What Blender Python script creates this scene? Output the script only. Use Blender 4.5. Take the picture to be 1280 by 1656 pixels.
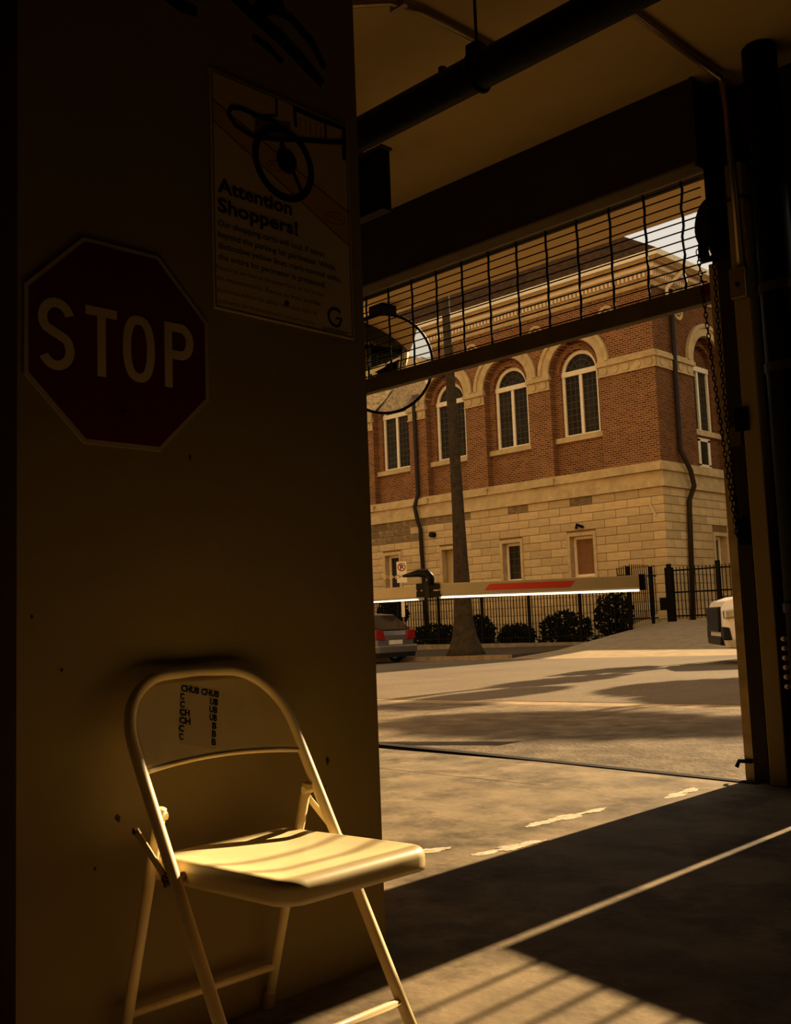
import bpy, bmesh, math, random
from mathutils import Vector, Matrix, Quaternion

# ------------------------------------------------------------------ camera, sky, sun, exposure
scene = bpy.context.scene
for o in list(bpy.data.objects):
    bpy.data.objects.remove(o, do_unlink=True)
C = scene.collection
R = math.radians

cam_d = bpy.data.cameras.new('camera')
cam_d.sensor_fit = 'VERTICAL'
cam_d.sensor_height = 36.0
cam_d.lens = 1655.0 / 1656.0 * 36.0
cam_d.clip_start = 0.05
cam_d.clip_end = 500
cam = bpy.data.objects.new('camera', cam_d)
C.objects.link(cam)
right = Vector((0.7068, 0.7064, -0.0376))
fwd = Vector((-0.6994, 0.7068, 0.1077)).normalized()
right = (right - fwd * right.dot(fwd)).normalized()
up = right.cross(fwd)
m = Matrix((right, up, -fwd)).transposed().to_4x4()
m.translation = Vector((0, 0, 0.87))
cam.matrix_world = m
scene.camera = cam

SUN_EL = 30.0
world = bpy.data.worlds.new('sky')
scene.world = world
world.use_nodes = True
bg = world.node_tree.nodes['Background']
bg.inputs['Color'].default_value = (1.0, 0.91, 0.77, 1)
bg.inputs['Strength'].default_value = 1.5
sun_d = bpy.data.lights.new('sun', 'SUN')
sun_d.energy = 27.0
sun_d.color = (1.0, 0.75, 0.44)
sun_d.angle = R(0.55)
sun = bpy.data.objects.new('sun', sun_d)
C.objects.link(sun)
# light travels towards -Y (and a touch towards +X), down at SUN_EL
sdir = Vector((0.012 * math.cos(R(SUN_EL)), -math.cos(R(SUN_EL)), -math.sin(R(SUN_EL)))).normalized()
sun.rotation_euler = sdir.to_track_quat('-Z', 'Y').to_euler()
sun.location = (-2, 40, 25)

vs = scene.view_settings
vs.view_transform = 'Standard'
vs.look = 'None'
vs.exposure = -0.95
vs.gamma = 1.0
vs.use_curve_mapping = False
scene.cycles.diffuse_bounces = 6
scene.cycles.max_bounces = 10

# ------------------------------------------------------------------ materials
def mat(name, col, rough=0.6, metal=0.0, var=0.12, scale=6.0, bump=0.0, bscale=60.0, obj_random=0.0, spec=0.08,
        stain=None, stain_scale=1.2, stain_lo=0.5, stain_hi=0.65, detail=6.0):
    ma = bpy.data.materials.new(name)
    ma.use_nodes = True
    nt = ma.node_tree
    b = nt.nodes['Principled BSDF']
    b.inputs['Roughness'].default_value = rough
    b.inputs['Metallic'].default_value = metal
    b.inputs['Specular IOR Level'].default_value = spec
    tc = nt.nodes.new('ShaderNodeTexCoord')
    nz = nt.nodes.new('ShaderNodeTexNoise')
    nz.inputs['Scale'].default_value = scale
    nz.inputs['Detail'].default_value = detail
    nz.inputs['Roughness'].default_value = 0.65
    nt.links.new(tc.outputs['Object'], nz.inputs['Vector'])
    cr = nt.nodes.new('ShaderNodeValToRGB')
    cr.color_ramp.elements[0].position = 0.3
    cr.color_ramp.elements[1].position = 0.7
    cr.color_ramp.elements[0].color = tuple(c * (1 - var) for c in col) + (1,)
    cr.color_ramp.elements[1].color = tuple(min(1, c * (1 + var)) for c in col) + (1,)
    nt.links.new(nz.outputs['Fac'], cr.inputs['Fac'])
    out = cr.outputs['Color']
    if stain is not None:
        n2 = nt.nodes.new('ShaderNodeTexNoise')
        n2.inputs['Scale'].default_value = stain_scale
        n2.inputs['Detail'].default_value = 7
        n2.inputs['Roughness'].default_value = 0.7
        nt.links.new(tc.outputs['Object'], n2.inputs['Vector'])
        r2 = nt.nodes.new('ShaderNodeValToRGB')
        r2.color_ramp.elements[0].position = stain_lo
        r2.color_ramp.elements[1].position = stain_hi
        nt.links.new(n2.outputs['Fac'], r2.inputs['Fac'])
        mx = nt.nodes.new('ShaderNodeMixRGB')
        nt.links.new(r2.outputs['Color'], mx.inputs['Fac'])
        nt.links.new(out, mx.inputs['Color1'])
        mx.inputs['Color2'].default_value = tuple(stain) + (1,)
        out = mx.outputs['Color']
    if obj_random > 0:
        oi = nt.nodes.new('ShaderNodeObjectInfo')
        mr = nt.nodes.new('ShaderNodeMapRange')
        mr.inputs['To Min'].default_value = 1 - obj_random
        mr.inputs['To Max'].default_value = 1 + obj_random
        nt.links.new(oi.outputs['Random'], mr.inputs['Value'])
        hs = nt.nodes.new('ShaderNodeHueSaturation')
        nt.links.new(mr.outputs['Result'], hs.inputs['Value'])
        nt.links.new(out, hs.inputs['Color'])
        out = hs.outputs['Color']
    nt.links.new(out, b.inputs['Base Color'])
    if bump > 0:
        nb = nt.nodes.new('ShaderNodeTexNoise')
        nb.inputs['Scale'].default_value = bscale
        nb.inputs['Detail'].default_value = 5
        nt.links.new(tc.outputs['Object'], nb.inputs['Vector'])
        bp = nt.nodes.new('ShaderNodeBump')
        bp.inputs['Strength'].default_value = bump
        bp.inputs['Distance'].default_value = 0.02
        nt.links.new(nb.outputs['Fac'], bp.inputs['Height'])
        nt.links.new(bp.outputs['Normal'], b.inputs['Normal'])
    return ma

def brick_mat(name, axis, c1, c2, mortar):
    """running-bond brick; axis 'X' for walls facing -Y, 'Y' for walls facing +X (world metres)"""
    ma = bpy.data.materials.new(name)
    ma.use_nodes = True
    nt = ma.node_tree
    b = nt.nodes['Principled BSDF']
    b.inputs['Roughness'].default_value = 0.9
    b.inputs['Specular IOR Level'].default_value = 0.02
    tc = nt.nodes.new('ShaderNodeTexCoord')
    sp = nt.nodes.new('ShaderNodeSeparateXYZ')
    cb = nt.nodes.new('ShaderNodeCombineXYZ')
    nt.links.new(tc.outputs['Object'], sp.inputs[0])
    nt.links.new(sp.outputs[axis], cb.inputs['X'])
    nt.links.new(sp.outputs['Z'], cb.inputs['Y'])
    bt = nt.nodes.new('ShaderNodeTexBrick')
    bt.inputs['Scale'].default_value = 1.0
    bt.inputs['Brick Width'].default_value = 0.21
    bt.inputs['Row Height'].default_value = 0.075
    bt.inputs['Mortar Size'].default_value = 0.010
    bt.inputs['Color1'].default_value = c1 + (1,)
    bt.inputs['Color2'].default_value = c2 + (1,)
    bt.inputs['Mortar'].default_value = mortar + (1,)
    nt.links.new(cb.outputs[0], bt.inputs['Vector'])
    nz = nt.nodes.new('ShaderNodeTexNoise')
    nz.inputs['Scale'].default_value = 1.3
    nz.inputs['Detail'].default_value = 6
    nt.links.new(tc.outputs['Object'], nz.inputs['Vector'])
    mr = nt.nodes.new('ShaderNodeMapRange')
    mr.inputs['To Min'].default_value = 0.7
    mr.inputs['To Max'].default_value = 1.3
    nt.links.new(nz.outputs['Fac'], mr.inputs['Value'])
    hs = nt.nodes.new('ShaderNodeHueSaturation')
    nt.links.new(bt.outputs['Color'], hs.inputs['Color'])
    nt.links.new(mr.outputs['Result'], hs.inputs['Value'])
    nt.links.new(hs.outputs['Color'], b.inputs['Base Color'])
    bp = nt.nodes.new('ShaderNodeBump')
    bp.invert = True
    bp.inputs['Strength'].default_value = 0.5
    bp.inputs['Distance'].default_value = 0.01
    nt.links.new(bt.outputs['Fac'], bp.inputs['Height'])
    nt.links.new(bp.outputs['Normal'], b.inputs['Normal'])
    return ma

M = {}
M['floor'] = mat('garage_concrete', (0.19, 0.137, 0.075), 0.75, var=0.45, scale=3.2, bump=0.12, bscale=35,
                 stain=(0.066, 0.045, 0.022), stain_scale=2.3, stain_lo=0.48, stain_hi=0.66, detail=12)
M['gap'] = mat('joint_dirt_gap_shade', (0.02, 0.014, 0.008), 0.9)  # dirt in the slab joints, and painted shade for the threshold gap
M['apron'] = mat('apron_concrete', (0.135, 0.097, 0.055), 0.9, var=0.55, scale=4.0, bump=0.9, bscale=30,
                 stain=(0.09, 0.06, 0.031), stain_scale=1.1, stain_lo=0.45, stain_hi=0.7, detail=10)
M['road'] = mat('asphalt', (0.135, 0.097, 0.056), 0.9, var=0.35, scale=30, bump=0.4, bscale=60,
                stain=(0.10, 0.070, 0.039), stain_scale=0.4, stain_lo=0.45, stain_hi=0.7)
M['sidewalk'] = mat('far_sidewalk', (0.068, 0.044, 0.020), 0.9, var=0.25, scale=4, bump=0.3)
M['kerb'] = mat('kerb_concrete', (0.24, 0.165, 0.085), 0.9, var=0.3, scale=5, bump=0.3)
M['ramp'] = mat('pale_ramp_concrete', (0.27, 0.19, 0.10), 0.9, var=0.2, scale=3, bump=0.3)
M['soil'] = mat('planting_soil', (0.03, 0.028, 0.012), 0.95, var=0.4, scale=8)
M['cream'] = mat('cream_painted_wall', (0.255, 0.183, 0.062), 0.55, var=0.07, scale=2.2, bump=0.15, bscale=18,
                 stain=(0.21, 0.147, 0.046), stain_scale=0.9, stain_lo=0.5, stain_hi=0.8, spec=0.25)
M['ceiling'] = mat('painted_ceiling', (0.38, 0.275, 0.11), 0.8, var=0.12, scale=1.6, bump=0.2, bscale=12,
                   stain=(0.27, 0.19, 0.072), stain_scale=0.8, stain_lo=0.5, stain_hi=0.75)
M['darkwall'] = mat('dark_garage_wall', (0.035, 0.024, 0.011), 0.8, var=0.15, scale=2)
M['exterior'] = mat('exterior_stucco', (0.62, 0.47, 0.27), 0.9, var=0.06, scale=3, bump=0.2)
M['soffit'] = mat('bounce_lit_soffit', (0.58, 0.42, 0.20), 0.9, var=0.05, scale=3, bump=0.15)  # paler than the storey above: light bounced off the apron put into the colour
M['upper'] = mat('brown_stucco', (0.30, 0.215, 0.11), 0.9, var=0.08, scale=3, bump=0.15)
M['black'] = mat('black_paint', (0.004, 0.003, 0.0018), 0.45, var=0.2, scale=10, spec=0.05)
M['blackmetal'] = mat('black_iron', (0.006, 0.0045, 0.0025), 0.5, metal=0.0, var=0.3, scale=12, spec=0.08)
M['housing'] = mat('brown_steel_housing', (0.036, 0.025, 0.010), 0.55, var=0.12, scale=3)
M['rail'] = mat('weathered_steel_channel', (0.46, 0.33, 0.15), 0.5, metal=0.3, var=0.3, scale=7, bump=0.15)
M['bar'] = mat('bronze_bottom_bar', (0.10, 0.074, 0.034), 0.5, var=0.15, scale=5)
M['galv'] = mat('galvanised_conduit', (0.28, 0.21, 0.11), 0.35, metal=0.8, var=0.15, scale=12)
M['chair'] = mat('cream_enamel_steel', (0.78, 0.60, 0.29), 0.40, var=0.07, scale=14, spec=0.6,
                 stain=(0.45, 0.30, 0.11), stain_scale=9, stain_lo=0.66, stain_hi=0.78)
M['rubber'] = mat('pale_rubber_cap', (0.34, 0.26, 0.15), 0.7)
M['rivet'] = mat('steel_rivet', (0.25, 0.19, 0.11), 0.35, metal=0.9)
M['red'] = mat('sign_red', (0.10, 0.006, 0.004), 0.5, var=0.1, scale=4, spec=0.05)
M['signwhite'] = mat('sign_white', (0.52, 0.40, 0.20), 0.45, var=0.05, spec=0.25)
M['signedge'] = mat('sign_aluminium_edge', (0.36, 0.27, 0.15), 0.4, var=0.05)
M['poster'] = mat('notice_board_face', (0.58, 0.43, 0.20), 0.45, var=0.04, spec=0.25)
M['orange'] = mat('orange_stripe', (0.55, 0.30, 0.08), 0.45, var=0.04)
M['oval'] = mat('oval_logo_ink', (0.30, 0.11, 0.03), 0.5)
M['ink'] = mat('black_ink', (0.014, 0.011, 0.008), 0.5)
M['inkgrey'] = mat('grey_ink', (0.16, 0.11, 0.05), 0.5)
M['sticker'] = mat('sticker_paper', (0.68, 0.52, 0.28), 0.4, var=0.05)
M['spray'] = mat('dark_spray_paint', (0.012, 0.014, 0.008), 0.6, var=0.3, scale=20)
M['chip'] = mat('chipped_paint', (0.05, 0.032, 0.012), 0.8)
M['paint'] = mat('worn_white_paint', (0.50, 0.41, 0.28), 0.7, var=0.25, scale=22, stain=(0.26, 0.20, 0.12), stain_scale=14,
                 stain_lo=0.5, stain_hi=0.62)
M['armgrey'] = mat('barrier_arm_grey', (0.225, 0.185, 0.120), 0.5, var=0.06, scale=6)
M['armred'] = mat('barrier_red', (0.30, 0.03, 0.018), 0.5, var=0.06)
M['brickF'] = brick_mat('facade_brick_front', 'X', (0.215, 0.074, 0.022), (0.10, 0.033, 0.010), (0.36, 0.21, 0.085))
M['brickS'] = brick_mat('facade_brick_side_shade', 'Y', (0.165, 0.055, 0.017), (0.08, 0.026, 0.008), (0.21, 0.118, 0.045))  # same brick darkened: the shade on the side face is in the colour
M['stone'] = mat('limestone_trim', (0.50, 0.335, 0.135), 0.85, var=0.18, scale=3, bump=0.3, bscale=20,
                 stain=(0.33, 0.21, 0.09), stain_scale=1.4, stain_lo=0.52, stain_hi=0.75)
M['ashlar'] = mat('ashlar_block', (0.52, 0.345, 0.14), 0.85, var=0.12, scale=2.5, bump=0.3, bscale=14, obj_random=0.14)
M['mortar'] = mat('mortar', (0.18, 0.095, 0.03), 0.95, var=0.1)
M['winwhite'] = mat('white_window_paint', (0.80, 0.64, 0.38), 0.6, var=0.08, scale=8, stain=(0.4, 0.27, 0.12), stain_scale=5,
                    stain_lo=0.6, stain_hi=0.72)
M['glass'] = mat('dark_leaded_glass', (0.028, 0.020, 0.010), 0.3, var=0.5, scale=1.2, spec=0.04)
M['lead'] = mat('glazing_lead', (0.09, 0.072, 0.04), 0.6)
M['wood'] = mat('brown_shutter_board', (0.20, 0.09, 0.03), 0.6, var=0.15, scale=4)
M['beige'] = mat('beige_blank_panel', (0.42, 0.29, 0.12), 0.7, var=0.08)
M['roof'] = mat('roof_shingle', (0.062, 0.030, 0.012), 1.0, var=0.7, scale=5, bump=0.6, bscale=7, spec=0.0)
M['downpipe'] = mat('dark_downpipe', (0.028, 0.018, 0.008), 0.5, var=0.2)
M['fence'] = mat('black_iron_fence', (0.008, 0.006, 0.0035), 0.6, spec=0.03)
M['leaf'] = mat('dark_leaf', (0.009, 0.010, 0.003), 0.9, var=0.4, scale=3, spec=0.01)
M['bark'] = mat('fibrous_bark', (0.042, 0.028, 0.013), 0.95, var=0.4, scale=7, bump=0.8, bscale=12)
M['tyre'] = mat('tyre_rubber', (0.012, 0.010, 0.008), 0.8)
M['carblue'] = mat('grey_car_paint', (0.16, 0.13, 0.10), 0.25, metal=0.5, var=0.03, spec=0.5)
M['carwhite'] = mat('white_car_paint', (0.66, 0.58, 0.45), 0.25, var=0.03, spec=0.5)
M['carglass'] = mat('car_glass', (0.012, 0.010, 0.008), 0.06, spec=0.6)
M['carblack'] = mat('car_black_plastic', (0.012, 0.010, 0.008), 0.5)
M['tail'] = mat('tail_light_red', (0.20, 0.012, 0.008), 0.2)
M['lamp'] = mat('headlight_lens', (0.40, 0.34, 0.25), 0.1, metal=0.5)
M['plate'] = mat('licence_plate', (0.60, 0.50, 0.34), 0.5)
M['chrome'] = mat('wheel_alloy', (0.40, 0.34, 0.26), 0.3, metal=0.9)
mm = bpy.data.materials.new('mirror_silver')
mm.use_nodes = True
_b = mm.node_tree.nodes['Principled BSDF']
_b.inputs['Base Color'].default_value = (0.82, 0.78, 0.70, 1)
_b.inputs['Metallic'].default_value = 1.0
_b.inputs['Roughness'].default_value = 0.03
M['mirror'] = mm
ml = bpy.data.materials.new('translucent_white_edge')   # milky vinyl safety edge: the sun behind it shines through
ml.use_nodes = True
nt = ml.node_tree
nt.nodes.remove(nt.nodes['Principled BSDF'])
_t = nt.nodes.new('ShaderNodeBsdfTranslucent')
_t.inputs['Color'].default_value = (0.95, 0.90, 0.78, 1)
nt.links.new(_t.outputs[0], nt.nodes['Material Output'].inputs['Surface'])
M['milky'] = ml

# ------------------------------------------------------------------ geometry helpers
class MB:
    def __init__(s):
        s.v = []; s.f = []
    def quad(s, *p):
        n = len(s.v); s.v += [tuple(q) for q in p]; s.f.append(tuple(range(n, n + len(p)))); return s
    def box(s, x0, x1, y0, y1, z0, z1):
        n = len(s.v)
        s.v += [(x0,y0,z0),(x1,y0,z0),(x1,y1,z0),(x0,y1,z0),(x0,y0,z1),(x1,y0,z1),(x1,y1,z1),(x0,y1,z1)]
        for f in ((0,3,2,1),(4,5,6,7),(0,1,5,4),(1,2,6,5),(2,3,7,6),(3,0,4,7)):
            s.f.append(tuple(n + i for i in f))
        return s
    def prism(s, pts, fn, d0, d1):
        """polygon pts (a,b) extruded between depths d0 and d1 through fn(a,b,d)"""
        n = len(s.v); k = len(pts)
        s.v += [tuple(fn(a, b, d0)) for a, b in pts] + [tuple(fn(a, b, d1)) for a, b in pts]
        s.f.append(tuple(range(n, n + k))); s.f.append(tuple(range(n + 2 * k - 1, n + k - 1, -1)))
        for i in range(k):
            j = (i + 1) % k
            s.f.append((n + i, n + j, n + k + j, n + k + i))
        return s
    def tube(s, path, r, seg=12, cap=True, closed=False):
        path = [Vector(p) for p in path]
        k = len(path)
        rr = r if isinstance(r, (list, tuple)) else [r] * k
        n0 = len(s.v)
        tang = []
        for i in range(k):
            a = path[(i - 1) % k] if (closed or i > 0) else path[i]
            b = path[(i + 1) % k] if (closed or i < k - 1) else path[i]
            tang.append((b - a).normalized())
        ref = Vector((0, 0, 1)) if abs(tang[0].z) < 0.9 else Vector((1, 0, 0))
        u = tang[0].cross(ref).normalized()
        for i in range(k):
            t = tang[i]
            u = (u - t * u.dot(t)).normalized()
            w = t.cross(u)
            for j in range(seg):
                a = 2 * math.pi * j / seg
                s.v.append(tuple(path[i] + (u * math.cos(a) + w * math.sin(a)) * rr[i]))
        m_ = k if closed else k - 1
        for i in range(m_):
            i2 = (i + 1) % k
            for j in range(seg):
                j2 = (j + 1) % seg
                s.f.append((n0 + i * seg + j, n0 + i * seg + j2, n0 + i2 * seg + j2, n0 + i2 * seg + j))
        if cap and not closed:
            s.f.append(tuple(n0 + j for j in range(seg - 1, -1, -1)))
            s.f.append(tuple(n0 + (k - 1) * seg + j for j in range(seg)))
        return s
    def loft(s, rings, close=True, caps=True):
        n0 = len(s.v); k = len(rings[0])
        for r_ in rings:
            s.v += [tuple(p) for p in r_]
        for i in range(len(rings) - 1):
            for j in range(k if close else k - 1):
                j2 = (j + 1) % k
                s.f.append((n0 + i * k + j, n0 + i * k + j2, n0 + (i + 1) * k + j2, n0 + (i + 1) * k + j))
        if caps:
            s.f.append(tuple(n0 + j for j in range(k - 1, -1, -1)))
            e = n0 + (len(rings) - 1) * k
            s.f.append(tuple(e + j for j in range(k)))
        return s
    def mesh(s, name):
        me = bpy.data.meshes.new(name)
        me.from_pydata(s.v, [], s.f)
        bm = bmesh.new(); bm.from_mesh(me)
        bmesh.ops.recalc_face_normals(bm, faces=bm.faces)
        bm.to_mesh(me); bm.free()
        return me
    def build(s, name, m_, parent=None, smooth=False, bevel=0.0, fix=True):
        me = s.mesh(name)
        me.materials.append(M[m_])
        if smooth:
            for p in me.polygons: p.use_smooth = True
        return link(name, me, parent, bevel=bevel)

def link(name, me, parent=None, bevel=0.0):
    o = bpy.data.objects.new(name, me)
    C.objects.link(o)
    if parent is not None:
        o.parent = parent
        o.location = -worldloc(parent)
    if bevel > 0:
        b = o.modifiers.new('bevel', 'BEVEL'); b.width = bevel; b.segments = 2; b.limit_method = 'ANGLE'
    return o

def worldloc(o):
    l = Vector(o.location)
    while o.parent is not None:
        o = o.parent; l += Vector(o.location)
    return l

def piece(name, me, pos, parent, rot=None, scale=None):
    """a piece that shares its mesh: own location, in the frame of its parent"""
    o = bpy.data.objects.new(name, me)
    C.objects.link(o)
    if parent is not None:
        o.parent = parent
        o.location = Vector(pos) - worldloc(parent)
    else:
        o.location = pos
    if rot is not None:
        o.rotation_mode = 'QUATERNION'; o.rotation_quaternion = rot
    if scale is not None: o.scale = scale
    return o

def tag(o, label, cat, group=None, kind=None):
    o['label'] = label; o['category'] = cat
    if group: o['group'] = group
    if kind: o['kind'] = kind
    return o

def thing(name, loc, label, cat, group=None, kind=None):
    o = bpy.data.objects.new(name, None)
    o.empty_display_size = 0.1
    C.objects.link(o); o.location = loc
    return tag(o, label, cat, group, kind)

def struct(o, label, cat):
    return tag(o, label, cat, kind='structure')

def unit_box(name, m_):
    me = MB().box(-.5, .5, -.5, .5, -.5, .5).mesh(name)
    me.materials.append(M[m_]); return me

def arc(c, r, a0, a1, n):
    return [(c[0] + r * math.cos(a0 + (a1 - a0) * i / n), c[1] + r * math.sin(a0 + (a1 - a0) * i / n)) for i in range(n + 1)]

def ribbon(mb, pts, w, fn, d0, d1):
    """flat stroke of width w along 2-D pts (list of (a,b)); w may be a list"""
    k = len(pts); ws = w if isinstance(w, list) else [w] * k
    L = []; Rr = []
    for i in range(k):
        a = pts[max(0, i - 1)]; b = pts[min(k - 1, i + 1)]
        dx, dy = b[0] - a[0], b[1] - a[1]; l = math.hypot(dx, dy) or 1
        nx, ny = -dy / l * ws[i] / 2, dx / l * ws[i] / 2
        L.append((pts[i][0] + nx, pts[i][1] + ny)); Rr.append((pts[i][0] - nx, pts[i][1] - ny))
    for i in range(k - 1):
        mb.prism([L[i], L[i + 1], Rr[i + 1], Rr[i]], fn, d0, d1)
    return mb

def text_mesh(name, body, fn, u0, v0, width, height, bold=0.0, depth=0.0, spacing=1.0):
    """flat print: default font, fitted to width x cap height, laid out through fn(u,v)"""
    cu = bpy.data.curves.new(name, 'FONT')
    cu.body = body; cu.size = 1.0; cu.offset = bold; cu.resolution_u = 3; cu.space_character = spacing
    ob = bpy.data.objects.new(name, cu); C.objects.link(ob)
    dg = bpy.context.evaluated_depsgraph_get()
    me = bpy.data.meshes.new_from_object(ob.evaluated_get(dg))
    bpy.data.objects.remove(ob, do_unlink=True); bpy.data.curves.remove(cu)
    xs = [v.co.x for v in me.vertices]; x0, x1 = min(xs), max(xs)
    sx = width / (x1 - x0); sy = height / 0.73
    for v in me.vertices:
        v.co = Vector(fn(u0 + (v.co.x - x0) * sx, v0 + v.co.y * sy, 0))
    me.name = name
    return me

def add_text(name, body, fn, u0, v0, w, h_, m_, parent, **k):
    me = text_mesh(name, body, fn, u0, v0, w, h_, **k)
    me.materials.append(M[m_])
    return link(name, me, parent)

# ------------------------------------------------------------------ the garage shell
CEIL = 3.70
DOOR_L, DOOR_R = -6.0, -2.42
floor = thing('floor', (-3, 0, 0), 'worn stained concrete garage floor', 'floor', kind='structure')
MB().box(-7.7, 4.2, -6.2, 4.38, -0.25, 0).build('slab', 'floor', floor)
MB().box(-7.7, -3.33, 4.388, 5.08, -0.25, 0).build('slab', 'floor', floor)
MB().box(-3.33, 4.2, 4.38, 5.08, -0.25, 0).build('slab', 'floor', floor)
MB().box(-7.7, 4.2, -6.2, 5.3, -0.40, -0.255).build('joint_bed', 'gap', floor)

tr = MB().prism([(-6.0, 5.24), (-4.3, 5.125), (-2.44, 4.955), (-2.44, 5.01), (-4.3, 5.20), (-6.0, 5.33)], lambda x, y, d: (x, y, d), -.2, .006).build('trim_gap_shade', 'gap')  # dark strip laid where shade should fill the gap before the apron
struct(tr, 'dark strip painting the shade of the gap between garage floor and apron', 'threshold')

# worn paint marks on the floor, irregular blobs
def blob(mb, cx, cy, ang, l, w, seed, z=0.0015):
    rnd = random.Random(seed); n = 38; pts = []
    for i in range(n):
        a = 2 * math.pi * i / n
        r = 1 + rnd.uniform(-.16, .16) + .18 * math.sin(3 * a + seed)
        px, py = math.cos(a) * l / 2 * r, math.sin(a) * w / 2 * r
        pts.append((cx + px * math.cos(ang) - py * math.sin(ang), cy + px * math.sin(ang) + py * math.cos(ang)))
    mb.prism(pts, lambda a, b, d: (a, b, d), z - 0.003, z)
for k, (x, y, a, spec_) in enumerate([
        (-2.78, 2.90, 1.2, [(-.07, .12, .05), (.03, .14, .075)]),
        (-2.725, 3.76, 1.48, [(-.19, .16, .06), (-.04, .22, .085), (.16, .2, .05)]),
        (-2.555, 3.13, 1.42, [(-.11, .16, .05), (.02, .16, .08), (.12, .14, .05)]),
        (-2.62, 4.56, 1.65, [(-.09, .16, .07), (.06, .18, .06)])]):
    mb = MB()
    for q, (s_, l, w) in enumerate(spec_):
        blob(mb, x + s_ * math.cos(a), y + s_ * math.sin(a), a, l, w, k * 10 + q, .0012 + q * .0006)
    mb.build('paint_mark', 'paint', floor)

o = MB().box(-7.7, 4.2, -6.2, 5.3, CEIL, CEIL + 0.2).build('ceiling', 'ceiling')
struct(o, 'cream painted concrete ceiling above the roller grille', 'ceiling')

wl = thing('wall_left', (-2.0, 1.4, 0), 'cream painted pier carrying the stop sign and notice', 'wall', kind='structure')
MB().box(-2.75, -1.99, 0.922, 1.915, 0, CEIL).build('pier', 'cream', wl)
MB().box(-2.75, -2.15, -6.2, 0.922, 0, CEIL).build('recessed_wall', 'cream', wl)
wallfn = lambda y, z, d: (-1.99 + d, y, z)
# spray strokes and chips on the pier face
strokes = [([(1.27, 2.40), (1.33, 2.385), (1.38, 2.39)], .035), ([(1.44, 2.50), (1.56, 2.455), (1.64, 2.43), (1.71, 2.395), (1.79, 2.35)], .045),
           ([(1.60, 2.50), (1.68, 2.50), (1.75, 2.46), (1.80, 2.40)], .03), ([(1.55, 2.395), (1.60, 2.385), (1.65, 2.36)], .022),
           ([(1.56, 2.46), (1.60, 2.50), (1.66, 2.52)], .05)]
for p, w in strokes:
    n = len(p)
    ribbon(MB(), p, [w * (0.5 + 0.5 * math.sin(math.pi * (i + .6) / (n + .2))) for i in range(n)], wallfn, 0.0003, 0.001).build('spray_stroke', 'spray', wl)
for k, (y, z, s_) in enumerate([(1.143, .484, .006), (.954, .91, .003), (1.733, .533, .007), (1.725, .47, .002), (1.338, 1.271, .004),
                                (1.018, .799, .003), (1.09, .39, .003), (1.60, .33, .003), (1.66, .25, .003)]):
    rnd = random.Random(k)
    pts = [(y + s_ * math.cos(a) * rnd.uniform(.4, 1.2), z + s_ * 1.6 * math.sin(a) * rnd.uniform(.4, 1.2)) for a in [i * math.pi / 5 for i in range(10)]]
    MB().prism(pts, wallfn, 0.0002, 0.0012).build('chip', 'chip', wl)

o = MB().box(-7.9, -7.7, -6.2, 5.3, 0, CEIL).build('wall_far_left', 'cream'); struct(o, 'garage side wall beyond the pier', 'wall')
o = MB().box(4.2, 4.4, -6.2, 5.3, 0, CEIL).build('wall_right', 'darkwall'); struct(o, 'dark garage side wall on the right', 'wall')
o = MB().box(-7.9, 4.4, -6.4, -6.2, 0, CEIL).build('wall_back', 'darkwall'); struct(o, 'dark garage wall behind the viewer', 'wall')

# door wall: jamb strip, low wall with a barred opening above it, lintels
wf = thing('wall_front', (-2.2, 5.15, 0), 'dark door wall beside the roller grille at right', 'wall', kind='structure')
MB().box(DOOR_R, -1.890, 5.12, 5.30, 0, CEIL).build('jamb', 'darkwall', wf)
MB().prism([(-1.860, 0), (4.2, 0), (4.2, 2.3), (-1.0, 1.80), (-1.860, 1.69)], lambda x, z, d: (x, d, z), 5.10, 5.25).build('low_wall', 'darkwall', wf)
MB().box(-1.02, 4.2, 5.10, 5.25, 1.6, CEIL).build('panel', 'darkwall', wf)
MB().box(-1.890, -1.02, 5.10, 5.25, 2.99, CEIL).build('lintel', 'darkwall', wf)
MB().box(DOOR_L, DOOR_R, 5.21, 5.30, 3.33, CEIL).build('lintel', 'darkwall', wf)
wb = thing('window_1', (-1.3, 5.17, 1.75), 'barred opening over the low wall beside the door', 'window', kind='structure')
bar_me = MB().tube([(0, 0, 0), (0, 0, 1.34)], 0.009, 8).mesh('bar'); bar_me.materials.append(M['blackmetal'])
for i in range(6):
    piece('bar', bar_me, (-1.72 + i * 0.115, 5.17, 1.66), wb)

# upper storey hanging over the drive: soffit and sunlit street front
o = MB().box(-46, 26, 5.30, 6.0, 3.475, 13.0).build('wall_upper_storey', 'upper')
struct(o, 'brown street front of the storey over the drive', 'wall')
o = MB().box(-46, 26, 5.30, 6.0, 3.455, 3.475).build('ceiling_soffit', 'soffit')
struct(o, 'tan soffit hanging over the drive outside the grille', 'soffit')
o = MB().box(-46, DOOR_L, 5.12, 5.30, 0, 3.46).build('wall_street_left', 'exterior'); struct(o, 'pale street wall left of the roller grille', 'wall')
o = MB().box(4.2, 26, 5.12, 5.30, 0, 3.46).build('wall_street_right', 'exterior'); struct(o, 'pale street wall right of the garage', 'wall')

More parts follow.
